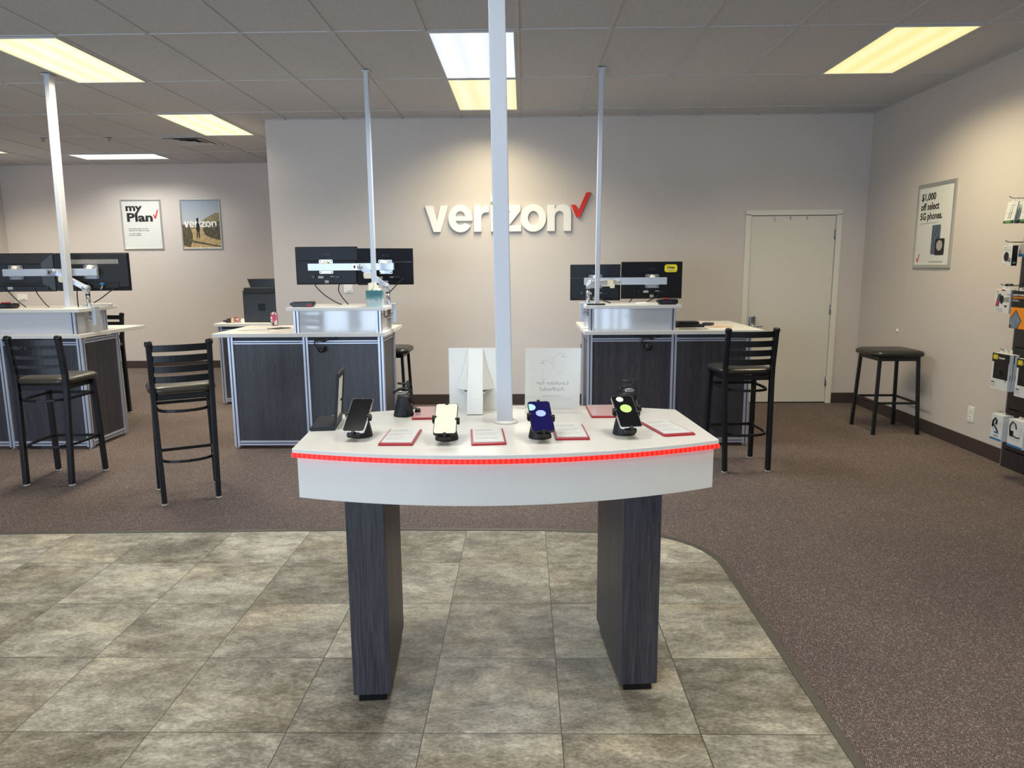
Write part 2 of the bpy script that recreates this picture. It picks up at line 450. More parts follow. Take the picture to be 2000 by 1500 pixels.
# walls
mb = MB(); t = .12
D0, D1, DH = 2.41, 3.34, 2.045
mb.b2((XP, YB, 0), (D0, YB+t, CE), M['wall']); mb.b2((D1, YB, 0), (XR+t, YB+t, CE), M['wall']); mb.b2((D0, YB, DH), (D1, YB+t, CE), M['wall'])
struct(mb, 'wall_back')
mb = MB(); mb.b2((XP, YB+t, 0), (XP+t, YF, CE), M['wall']); struct(mb, 'wall_inner')
mb = MB(); mb.b2((XL-t, YF, 0), (XP+t, YF+t, CE), M['wall']); struct(mb, 'wall_far')
mb = MB(); mb.b2((XL-t, YN, 0), (XL, YF, CE), M['wall']); struct(mb, 'wall_left')
mb = MB(); mb.b2((XR, YN, 0), (XR+t, YB, CE), M['wall']); struct(mb, 'wall_right')
def window_wall():  # unseen front wall, its openings shaped to limit daylight on the table
    mb = MB(); y0, y1 = YN-.12, YN
    mb.b2((XL, y0, 0), (XR, y1, .10), M['wall']); mb.b2((XL, y0, 2.75), (XR, y1, CE), M['wall'])
    mb.b2((XL, y0, .10), (-6.65, y1, 2.75), M['wall']); mb.b2((-1.95, y0, .10), (1.35, y1, 2.75), M['wall']); mb.b2((2.35, y0, .10), (XR, y1, 2.75), M['wall']); mb.b2((1.35, y0, 1.0), (2.35, y1, 2.75), M['wall'])
    struct(mb, 'wall_front')
    fr = MB()
    for x in (-6.63, -1.97): fr.b2((x-.02, y0+.02, .1), (x+.02, y1-.02, 2.75), M['alu'])
    fr.b2((-6.6, y0+.03, .1), (-2, y1-.03, .14), M['alu']); fr.b2((-6.6, y0+.03, 2.71), (-2, y1-.03, 2.75), M['alu'])
    struct(fr, 'window_1')
    fr = MB(); fr.b2((1.35, y0+.03, .1), (2.35, y1-.03, .13), M['alu']); fr.b2((1.35, y0+.03, .97), (2.35, y1-.03, 1.0), M['alu']); struct(fr, 'window_2')
window_wall()
def window_letters():
    t = thing('window_lettering', 'large vinyl letter shapes on the shop window behind the viewer', 'lettering', (0, YN, 0))
    k = 2.69
    for xs, z0, z1 in (((-1.875, -1.79), .10, .36), ((-1.69, -1.64), .05, 1.2), ((-1.45, -1.34), .05, 1.2), ((.60, .64), .05, 1.2), ((.71, .735), .05, 1.2), ((.775, .80), .05, 1.2)):
        b = MB(); b.b2((xs[0]*k, -.004, .1), (xs[1]*k, -.001, .98), M['grey_print']); b.build('letter', t)
    for z in (.30, .55, .8):
        b = MB(); b.b2((-1.875*k, -.004, z), (-1.70*k, -.001, z+.09), M['grey_print']); b.build('letter', t)
    b = MB(FR((0, -.001, 0))); b.prism([(.80*k, .55), (.93*k, .72), (.93*k, .60)], 0, .003, M['grey_print']); b.prism([(.80*k, .45), (.93*k, .30), (.93*k, .42)], 0, .003, M['grey_print']); b.build('letter', t)
window_letters()
# ceiling: tiles lie just above the metal grid
mb = MB(); mb.b2((XL-t, YN-.12, CE+.006), (XR+t, YF+t, CE+.1), M['ceil']); struct(mb, 'ceiling')
GX = lambda k: -.035 + .6155*k
GY = lambda j: 5.01 + 1.205*j
mb = MB()
for k in range(-13, 6):
    if GX(k) > XL: mb.b2((GX(k)-.012, YN, CE), (GX(k)+.012, YF if GX(k) < XP else YB, CE+.007), M['grid'])
for j in range(-7, 5):
    y = GY(j); mb.b2((XL, y-.012, CE+.0005), (XR if y < YB else XP, y+.012, CE+.007), M['grid'])
# wall angle
mb.b2((XP, YB-.02, CE), (XR, YB, CE+.007), M['grid']); mb.b2((XR-.02, YN, CE), (XR, YB-.02, CE+.007), M['grid'])
mb.b2((XL, YF-.02, CE), (XP, YF, CE+.007), M['grid']); mb.b2((XL, YN, CE), (XL+.02, YF-.02, CE+.007), M['grid']); mb.b2((XP-.02, YB, CE), (XP, YF-.02, CE+.007), M['grid'])
struct(mb, 'trim_2')
# base
def baseb(name, a, b):
    mb = MB(); mb.b2(a, b, M['base']); struct(mb, name, bevel=.004)
bh = .115
mb = MB(); mb.b2((XP, YB-.012, .001), (D0-.045, YB, bh), M['base']); mb.b2((D1+.045, YB-.012, .001), (XR-.012, YB, bh), M['base']); struct(mb, 'baseboard_back', bevel=.003)
baseb('baseboard_right', (XR-.012, YN, .001), (XR, YB-.001, bh)); baseb('baseboard_far', (XL+.012, YF-.012, .001), (XP-.012, YF, bh))
baseb('baseboard_left', (XL, YN, .001), (XL+.012, YF, bh)); baseb('baseboard_inner', (XP-.012, YB+.001, .001), (XP, YF, bh))
# door
def door():
    fr = MB(); y0 = YB-.018
    fr.b2((D0-.045, y0, 0), (D0+.012, YB+.06, DH), M['door_frame']); fr.b2((D1-.012, y0, 0), (D1+.045, YB+.06, DH), M['door_frame'])
    fr.b2((D0-.045, y0, DH-.012), (D1+.045, YB+.06, DH+.045), M['door_frame'])
    struct(fr, 'trim_3', bevel=.003)
    mb = MB(); mb.b2((D0+.016, YB+.004, .012), (D1-.016, YB+.045, DH-.017), M['door'])
    d = struct(mb, 'door_1', bevel=.002)
    # black sheet behind the slab paints the shade in the gap round it
    b = MB(); b.b2((D0+.008, YB+.05, 0), (D1-.008, YB+.058, DH-.01), M['kick']); b.build('gap_shade', d)
    for z in (1.83, 1.03, .24):
        h = MB(); h.b2((D1-.028, YB-.003, z-.05), (D1-.008, YB+.004, z+.05), M['steel']); h.tube([(D1-.013, YB-.006, z-.052), (D1-.013, YB-.006, z+.052)], .006, M['steel'])
        h.build('hinge', d)
    k = MB(FR((2.485, YB+.004, .90)))
    k.pad(.07, .15, 0, .024, M['steel'], rc=.03, puff=.002)
    for i in range(3):
        for j in range(4): k.box((-.016+.016*i, .052-.016*j, .027), (.009, .009, .004), M['graphite'])
    k.lathe([(.02, .02), (.02, .045), (.012, .05)], (0, -.045, 0), M['chrome'])
    k.tube([(0, -.045, .045), (.03, -.046, .05), (.1, -.047, .048)], .008, M['chrome'])
    k.build('door_handle', d)
door()
for i, x in enumerate((2.675, 2.838, 3.016)):
    mb = MB(); h = .055 if i == 0 else .04
    mb.tube([(0, .016, .02), (0, .0, .022), (0, -.002, .005), (0, -.003, -h), (0, -.012, -h-.008), (0, -.016, -h+.004)], .0035, M['chrome' if i == 0 else 'steel'])
    o = mb.build('door_hook'); o.location = (x, YB-.002, 2.033)
    tag(o, ['metal over-door hook nearest the lock side of the white door', 'middle one of the three small hooks over the white door', 'over-door hook nearest the hinge side of the white door'][i], 'hook', 'hooks over the top of the door')

# ------------------------------------------------------------------ ceiling lights
def ceiling_light(x0, x1, y0, y1, dm, color, label, power=None, name='ceiling_light'):
    cx, cy = (x0+x1)/2, (y0+y1)/2; t = thing(name, label, 'ceiling light', (cx, cy, CE), 0, 'recessed ceiling light panels')
    wx, wy = (x1-x0)/2-.012, (y1-y0)/2-.012
    f = MB(); O = [(-wx, -wy), (wx, -wy), (wx, wy), (-wx, wy)]; q = .014
    I = [(-wx+q, -wy+q), (wx-q, -wy+q), (wx-q, wy-q), (-wx+q, wy-q)]
    f.ring(O, I, -.006, .004, M['grid']); f.build('frame', t)
    d = MB(); d.b2((I[0][0], I[0][1], -.001), (I[2][0], I[2][1], .004), dm); d.build('diffuser', t)
    l = area('lamp', (0, 0, -.012), (2*(wx-.03), 2*(wy-.03)), power or LAMP_W*(2*wx*2*wy)/(.59*1.18), color, (0, 0, 0), 140)
    l.parent = t
WARM = (1, .89, .68); YEL = (1, .87, .57); WHT = (.90, .95, 1.0); NEU = (1, .98, .9)
ceiling_light(GX(-6), GX(-5), GY(0), GY(1), M['lit_warm'], WARM, 'large warm ceiling light panel above the left counter')
ceiling_light(GX(-6), GX(-5), GY(2), GY(3), M['lit_warm'], WARM, 'warm ceiling light panel just beside the ceiling air vent')
ceiling_light(GX(-10), GX(-8), GY(4)+.02, GY(4)+.52, M['lit_cool'], NEU, 'thin white ceiling light panel nearest the far left wall', power=26)
ceiling_light(GX(-1), GX(0), GY(0), GY(1), M['lit_white'], WHT, 'bluish white ceiling light panel behind the centre column')
ceiling_light(GX(-1), GX(0), GY(1), GY(2), M['lit_pale'], YEL, 'pale yellow ceiling light panel touching the bluish white one', power=34)
ceiling_light(GX(4), GX(5), GY(0), GY(1), M['lit_yellow'], (1, .85, .55), 'yellow ceiling light panel near the right wall', power=35)
ceiling_light(GX(-12), GX(-11), GY(3)-.1, GY(4)-.1, M['lit_warm'], WARM, 'ceiling light panel out of view at the far left')
for k, j, dm, c, nm, pw in ((-6, -4, 'lit_warm', WARM, 'left', 40), (-2, -3, 'lit_cool', NEU, 'centre left, added to light the tabletop', 18), (1, -3, 'lit_cool', NEU, 'centre right, added to light the tabletop', 18), (4, -4, 'lit_yellow', YEL, 'right', 40)):  # unseen panels; the centre pair is added to brighten the tabletop
    ceiling_light(GX(k), GX(k+1), GY(j), GY(j+1), M[dm], c, 'ceiling light panel overhead at the %s, above the frame of the photo' % nm, power=pw)
def vent():
    t = thing('ceiling_vent', 'square metal air vent in the ceiling beyond the left lights', 'vent', (-4.06, 8.96, CE))
    f = MB(); f.ring([(-.29, -.29), (.29, -.29), (.29, .29), (-.29, .29)], [(-.24, -.24), (.24, -.24), (.24, .24), (-.24, .24)], -.006, .004, M['grid']); f.build('frame', t)
    for i, r in enumerate((.23, .16, .09)):
        b = MB(); O = [(-r, -r), (r, -r), (r, r), (-r, r)]; q = r-.05
        vs = [(x, y, -.012) for x, y in O] + [(x*(q/r), y*(q/r), .002) for x, y in O]
        b._new(vs, [(k, (k+1) % 4, 4+(k+1) % 4, 4+k) for k in range(4)] + [(7, 6, 5, 4)], M['ceil'] if i % 2 else M['grid']); b.build('louvre', t)
    b = MB(); b.b2((-.24, -.24, .003), (.24, .24, .005), M['graphite']); b.build('backing', t)
vent()
for i, (x, y) in enumerate(((-5.70, 8.70), (-4.91, 8.70))):
    mb = MB(); mb.lathe([(.03, 0), (.03, -.008), (.012, -.012), (.010, -.03), (.018, -.032), (.018, -.036)], (0, 0, 0), M['steel'])
    o = mb.build('sprinkler_head'); o.location = (x, y, CE)
    tag(o, ['small sprinkler head in the ceiling nearer the left edge', 'small sprinkler head in the ceiling nearer the air vent'][i], 'sprinkler', 'ceiling sprinkler heads')

# ------------------------------------------------------------------ wall logo
def ell(cx, cy, rx, ry, a0=0, a1=360, n=40):
    return [(cx+rx*math.cos(math.radians(a0+(a1-a0)*i/n)), cy+ry*math.sin(math.radians(a0+(a1-a0)*i/n))) for i in range(n + (0 if a1-a0 == 360 else 1))]
def letters(F, k, m, depth, parent, name='letter', only=None):
    """bold lowercase word, in units of 1/150 of the x-height"""
    def L(fn, x):
        mb = MB(F @ Matrix.Translation((x*k, 0, 0)) @ Matrix.Diagonal((k, k, 1, 1))); fn(mb); return mb.build(name, parent)
    d = depth
    L(lambda b: b.prism([(0, 150), (48, 150), (69, 62), (91, 150), (137, 150), (89, 0), (48, 0)], 0, d, m), 0)
    def e(b):
        b.ring(ell(71, 76, 71, 79, 2, 328), ell(71, 78, 30, 40, 2, 318), 0, d, m, closed=False)
        b.prism([(38, 63), (141, 63), (142, 88), (38, 88)], 0, d*.98, m)
    L(e, 136)
    L(lambda b: b.prism([(0, 0), (44, 0), (44, 82), (48, 98), (60, 108), (88, 112), (88, 152), (70, 150), (55, 140), (44, 124), (42, 150), (0, 150)], 0, d, m), 286)
    def i_(b): b.prism([(0, 0), (43, 0), (43, 150), (0, 150)], 0, d, m); b.prism([(0, 170), (43, 170), (43, 205), (0, 205)], 0, d, m)
    L(i_, 386)
    L(lambda b: b.prism([(0, 150), (124, 150), (124, 118), (56, 34), (127, 34), (127, 0), (-4, 0), (-4, 32), (65, 116), (0, 116)], 0, d, m), 436)
    L(lambda b: b.ring(ell(75, 76, 75, 79), ell(75, 76, 32, 40), 0, d, m), 560)
    L(lambda b: b.prism([(0, 0), (44, 0), (44, 88), (52, 106), (70, 116), (88, 110), (97, 92), (97, 0), (140, 0), (140, 104), (134, 130), (118, 147), (94, 154), (66, 148), (44, 126), (42, 150), (0, 150)], 0, d, m), 716)
def logo():
    t = thing('wall_sign', 'large white raised letters with a red check mark on the back wall', 'sign', (-1.05, YB, 1.887))
    F = FR((0, -.004, 0)); k = .27/150
    letters(F, .00182, M['sign_white'], .028, t)
    mb = MB(F); P = [(1.553, .268), (1.600, .268), (1.627, .205), (1.712, .398), (1.765, .398), (1.643, .143), (1.605, .143)]
    P = [(1.556, .270), (1.603, .272), (1.631, .205), (1.717, .398), (1.767, .398), (1.650, .144), (1.612, .144)]
    mb.prism(P, 0, .028, M['red_paint']); mb.build('check_mark', t)
    return t
logo()

# ------------------------------------------------------------------ posters
def snap_frame(parent, F, w, h, fw=.022):
    b = MB(F); O = [(0, 0), (w, 0), (w, h), (0, h)]; I = [(fw, fw), (w-fw, fw), (w-fw, h-fw), (fw, h-fw)]
    b.ring(O, I, .0, .014, M['silver_frame']); b.build('frame', parent, bevel=.004)
    b = MB(F); b.b2((0.004, .004, .001), (w-.004, h-.004, .005), M['paper']); return b
def posters():
    # far wall left: text poster
    t = thing('poster', 'white poster reading my Plan with a red check on the far left wall', 'poster', (-6.05, YF, 1.81)); F = FR((0, 0, 0)); w, h = .61, .74
    snap_frame(t, F, w, h).build('sheet', t)
    z = .0065
    text('my', F, .075, .575, .105, M['ink'], 'headline', t, width=.25, bold=.035, z=z)
    text('Plan', F, .085, .42, .125, M['ink'], 'headline', t, width=.39, bold=.035, z=z)
    b = MB(F); check(b, .482, .455, .13, M['red_ink'], z=z); b.build('check_mark', t)
    for i, (s, wd) in enumerate((('Get exactly what you want.', .30), ('Only pay for what you need.', .315), ('', 0), ('Your turn, change.', .185), ("It's your Verizon.", .19))):
        if s: text(s, F, .095, .305-.027*i - (.0 if i < 2 else -.01), .016, M['ink'], 'small_print', t, width=wd, bold=.01, z=z)
    # far wall right: photo poster
    t = thing('poster', 'photo poster of people walking a vineyard path, on the far left wall', 'poster', (-5.155, YF, 1.81)); w = .61
    snap_frame(t, F, w, h).build('sheet', t)
    b = MB(F); b.rect(.022, .30, .588, .718, M['poster_sky'], z=.0062)
    b.rect(.022, .022, .588, .32, M['path'], z=.0060)
    b.prism([(.022, .37), (.25, .385), (.32, .42), (.42, .48), (.52, .53), (.588, .545), (.588, .3), (.022, .3)], .0062, .0068, M['hill'])
    b.prism([(.022, .022), (.588, .022), (.588, .2), (.40, .27), (.31, .33), (.26, .33), (.18, .26), (.022, .24)], .0068, .0072, M['path'])
    b.prism([(.022, .06), (.12, .03), (.16, .12), (.17, .2), (.15, .29), (.1, .335), (.022, .36)], .0072, .0076, M['vines'])
    b.prism([(.588, .13), (.44, .17), (.36, .21), (.335, .27), (.36, .34), (.45, .37), (.588, .42)], .0072, .0076, M['vines'])
    b.prism([(.16, .10), (.588, .03), (.588, .045), (.16, .135)], .0072, .0075, M['vines']); b.build('picture', t)
    letters(F @ Matrix.Translation((.045, .325, .0078)), .00058, M['sign_white'], .0006, t, name='letter')
    b = MB(F); z0, z1 = .0084, .0088
    b.prism([(.228, .17), (.243, .17), (.249, .27), (.254, .27), (.259, .168), (.274, .168), (.276, .27), (.284, .30), (.282, .36), (.268, .392), (.266, .405), (.274, .42), (.274, .45), (.262, .466), (.246, .462), (.238, .445), (.239, .418), (.249, .404), (.247, .392), (.232, .372), (.226, .30), (.232, .27)], z0, z1, M['ink'])
    for x, y, q in ((.40, .25, .5), (.46, .26, .55), (.53, .22, .75), (.34, .26, .4), (.12, .26, .7)):
        b.prism([(x-.016*q, y), (x+.016*q, y), (x+.024*q, y+.11*q), (x+.01*q, y+.14*q), (x+.014*q, y+.17*q), (x-.008*q, y+.18*q), (x-.01*q, y+.14*q), (x-.024*q, y+.11*q)], z0, z1, M['vines'])
    b.build('figures', t)
    # right wall
    t = thing('poster', 'tall framed poster reading $1,000 off select 5G phones, on the right wall', 'poster', (XR, 6.785, 1.475))
    F = FR((0, 0, 0), (0, -1, 0)); w, h = .585, .745
    snap_frame(t, F, w, h, .03).build('sheet', t)
    for i, (s, wd) in enumerate((('$1,000', .225), ('off select', .285), ('5G phones.', .345))):
        text(s, F, .062, .60-.085*i, .062, M['ink'], 'headline', t, width=wd, bold=.026, z=z)
    b = MB(F); b.rect(.062, .395, .36, .398, M['ink_grey'], z=z); b.build('rule', t); b = MB(F)
    b.prism(ell2(.27, .12, .40, .375, .012), .006, .0066, M['phone_print'])
    b.prism(ell2(.335, .112, .475, .255, .014), .0066, .0072, M['ink'])
    b.prism(ell(.402, .195, .045, .045), .0072, .0076, M['grey_print'])
    b.build('picture', t); b = MB(F)
    for y in (.048, .058): b.rect(.25, y, .47, y+.003, M['ink_grey'], z=z)
    b.build('small_print', t)
    b = MB(F); check(b, .05, .05, .075, M['red_ink'], z=z); b.build('check_mark', t)
def ell2(x0, y0, x1, y1, r, k=4):
    P = []
    for (cx, cy, a0) in ((x1-r, y1-r, 0), (x0+r, y1-r, PI/2), (x0+r, y0+r, PI), (x1-r, y0+r, 1.5*PI)):
        for i in range(k+1):
            a = a0+PI/2*i/k; P.append((cx+r*math.cos(a), cy+r*math.sin(a)))
    return P
posters()

# ------------------------------------------------------------------ wall plates
def outlet():
    t = thing('wall_outlet', 'white electrical outlet low on the right wall', 'outlet', (XR, 5.73, .30)); F = FR((0, 0, 0), (0, -1, 0))
    b = MB(F); b.prism(ell2(-.038, -.062, .038, .062, .006), 0, .006, M['plate']); b.build('cover_plate', t, bevel=.001)
    for y in (-.024, .024):
        b = MB(F); b.prism(ell2(-.017, y-.017, .017, y+.017, .007), .006, .009, M['plate'])
        b.rect(-.009, y-.002, -.006, y+.009, M['ink'], z=.0096); b.rect(.006, y-.002, .009, y+.009, M['ink'], z=.0096); b.build('socket', t)
outlet()
mb = MB(FR((0, 0, 0), (0, -1, 0))); mb.lathe([(.022, 0), (.018, .004), (.006, .005), (.005, .012), (.0, .013)], (0, 0, 0), M['plate'], n=14)
o = mb.build('wall_anchor'); o.location = (XR, 6.98, .87); tag(o, 'small white plug fixed in the right wall above the backless stool', 'wall plug')
def plate(x, Y, z0, z1, x1, label):
    t = thing('wall_plate', label, 'wall plate', (x, Y, z0)); b = MB(FR((0, 0, 0)))
    b.b2((0, 0, 0), (x1-x, z1-z0, .008), M['plate']); b.build('cover_plate', t, bevel=.002)
    b = MB(FR((0, 0, 0))); b.b2(((x1-x)*.45, (z1-z0)*.2, .008), ((x1-x)*.8, (z1-z0)*.55, .02), M['plate']); b.build('connector', t, bevel=.002)
plate(-1.965, YB, 1.245, 1.345, -1.865, 'white wall plate below the monitors of the middle counter')
plate(-7.78, YF, 1.06, 1.155, -7.62, 'white wall plate on the far wall below the left monitors')

# ------------------------------------------------------------------ service counters
WT = .985; ST = 1.195
def profile_post(b, x, y, z0, z1, sx=1):
    """slotted square extrusion post"""
    s = .022
    b.b2((x-s, y-s, z0), (x+s, y+s, z1), M['alu'])
    for dx in (-s-.0004, s+.0004): b.b2((x+dx-.0008, y-.004, z0), (x+dx+.0008, y+.004, z1), M['alu_dark'])
    for dy in (-s-.0004, s+.0004): b.b2((x-.0045, y+dy-.0008, z0), (x+.0045, y+dy+.0008, z1), M['alu_dark'])
def counter(name, label, x0, x1, yf, xm, top, depth=.56, riser=None, cat='counter', zt=WT):
    """x0..x1 outer posts, top = (xl, xr, y front, y back)"""
    cx = (x0+x1)/2; t = thing(name, label, cat, (cx, yf, 0), 0)
    X0, X1, XM = x0-cx, x1-cx, (xm-cx if xm is not None else None); zt0 = zt-.032
    posts = [(X0+.022, .022), (X1-.022, .022), (X0+.022, depth-.022), (X1-.022, depth-.022)] + ([(XM, .022)] if XM is not None else [])
    for (px, py) in posts:
        b = MB(); profile_post(b, px, py, .02, zt0)
        b.lathe([(.02, .0015), (.02, .006), (.006, .008), (.006, .022)], (px, py, 0), M['steel'], n=16); b.build('post', t, bevel=.0015)
    def rail(a, bb):
        b = MB(); b.b2(a, bb, M['alu'])
        if abs(bb[0]-a[0]) > abs(bb[1]-a[1]): b.b2((a[0], a[1]-.001, (a[2]+bb[2])/2-.004), (bb[0], a[1], (a[2]+bb[2])/2+.004), M['alu_dark'])
        else:
            for xx in (a[0]-.0005, bb[0]+.0005): b.b2((xx-.0006, a[1], (a[2]+bb[2])/2-.004), (xx+.0006, bb[1], (a[2]+bb[2])/2+.004), M['alu_dark'])
        b.build('rail', t, bevel=.001)
    segs = [(X0+.044, X1-.044)] if XM is None else [(X0+.044, XM-.022), (XM+.022, X1-.044)]
    for a, c in segs:
        rail((a, .006, .03), (c, .044-.006, .07)); rail((a, .006, zt0-.06), (c, .038, zt0-.032))
        b = MB(); b.b2((a, .016, .07), (c, .030, zt0-.06), M['wood']); b.build('panel', t)
        b = MB(); b.b2((a, .02, zt0-.032), (c, .03, zt0), M['alu_dark']); b.build('gap_filler', t)
    for X in (X0+.022, X1-.022):
        rail((X-.016, .044, .03), (X+.016, depth-.044, .07)); rail((X-.016, .044, zt0-.05), (X+.016, depth-.044, zt0-.012))
        b = MB(); b.b2((X-.008, .044, .07), (X+.008, depth-.044, zt0-.05), M['wood']); b.build('panel', t)
    b = MB(); b.b2((top[0]-cx, top[2]-yf, zt0), (top[1]-cx, top[3]-yf, zt), M['white']); b.build('worktop', t, bevel=.002)
    if riser:
        a, c, sx0, sx1, sy1 = [v-cx if i < 4 else v-yf for i, v in enumerate(riser)]
        r = .44; s0 = ST-.028
        for (px, py) in ((a+.022, .022), (c-.022, .022), (a+.022, r), (c-.022, r)):
            b = MB(); profile_post(b, px, py, WT, s0); b.build('riser_post', t, bevel=.0015)
        for (p, q) in (((a+.044, .014, WT), (c-.044, .022, s0)), ((a+.014, .044, WT), (a+.022, r-.022, s0)), ((c-.022, .044, WT), (c-.014, r-.022, s0))):
            b = MB(); b.b2(p, q, M['white_gloss']); b.build('riser_panel', t)
        b = MB(); b.b2((sx0, -.035, s0), (sx1, sy1, ST), M['white']); b.build('riser_shelf', t, bevel=.002)
    return t
counter('service_counter', 'left service counter, cropped by the left edge of the photo', -5.05, -3.70, 5.83, -4.385, (-5.15, -3.765+.0, 5.79, 6.75), depth=.56, riser=(-4.49, -3.73, -4.49, -3.705, 6.42)) if 0 else None
counter('service_counter', 'left service counter, cropped by the left edge of the photo', -5.03, -3.685, 5.83, -4.375, (-5.15, -3.66, 5.79, 6.80), riser=(-4.90, -3.72, -4.96, -3.66, 6.36))
counter('service_counter', 'middle service counter with a drink can and tissue box on it', -2.46, -1.165, 5.83, -1.812, (-2.575, -1.145, 5.80, 6.65), riser=(-1.90, -1.175, -1.945, -1.13, 6.42))
counter('service_counter', 'right service counter in front of the white door', .525, 1.885, 5.885, 1.245, (.50, 1.975, 5.85, 6.87), riser=(.535, 1.25, .505, 1.29, 6.42))
counter('printer_desk', 'white topped desk carrying the printer, beside the wall corner', -3.405, -2.735, 7.84, None, (-3.435, -2.724, 7.80, 8.60), depth=.7, cat='desk', zt=.915)
# counter cables with round plugs
def hanging_plug(x, y, label, flip=1):
    t = thing('hanging_cable', label, 'cable', (x, y, .95))
    b = MB(); b.tube([(-.11, .004, 0), (-.06, -.004, -.012), (0, -.006, -.002), (.07, -.004, -.014), (.10, .0, 0)], .006, M['rubber']); b.b2((-.12, -.002, -.012), (-.08, .01, .002), M['rubber']); b.b2((.07, -.002, -.012), (.11, .01, .002), M['rubber']); b.build('clip', t)
    b = MB(); b.tube([(.05, -.008, -.01), (.03, -.016, -.03), (-.02, -.018, -.025), (-.055, -.014, -.03), (-.06, -.012, -.06), (-.035, -.012, -.085), (-.01, -.012, -.095)], .006, M['rubber']); b.build('cord', t)
    b = MB(FR((-.005, -.006, -.098))); b.lathe([(.026, 0), (.028, .004), (.028, .016), (.022, .02), (0, .021)], (0, 0, 0), M['black'], n=20); b.build('round_plug', t)
hanging_plug(-1.665, 5.805, 'black cable with round plug hanging under the middle counter top')
hanging_plug(1.03, 5.86, 'black cable with round plug hanging under the right counter top')
hanging_plug(-4.14, 5.805, 'black cable hanging under the left counter top, behind the stool back')

# ------------------------------------------------------------------ power poles
def pole(x, y, z0, lean, label, w=.04, d=.04):
    t = thing('power_pole', label, 'pole', (x, y, z0), 0, 'white service poles rising from the counters')
    H = CE-z0; b = MB()
    b.tube([(0, 0, .006), (lean, 0, H-.002)], 0, M['pole'], rect=(w, d), up=(1, 0, 0)); b.build('shaft', t, bevel=.003)
    b = MB(); b.b2((-w/2-.012, -d/2-.012, .0), (w/2+.012, d/2+.012, .01), M['white']); b.build('base_plate', t, bevel=.002)
    b = MB(); b.b2((lean-w/2-.014, -d/2-.014, H-.012), (lean+w/2+.014, d/2+.014, H-.0005), M['pole']); b.build('top_plate', t, bevel=.002)
pole(-3.825, 5.95, ST, .03, 'white pole rising from the left counter to the ceiling', .042, .07)
pole(-1.245, 5.95, ST, .0, 'white pole rising behind the tissue box to the ceiling', .036, .045)
pole(.607, 5.95, ST, .015, 'white pole rising from the right counter to the ceiling', .036, .045)

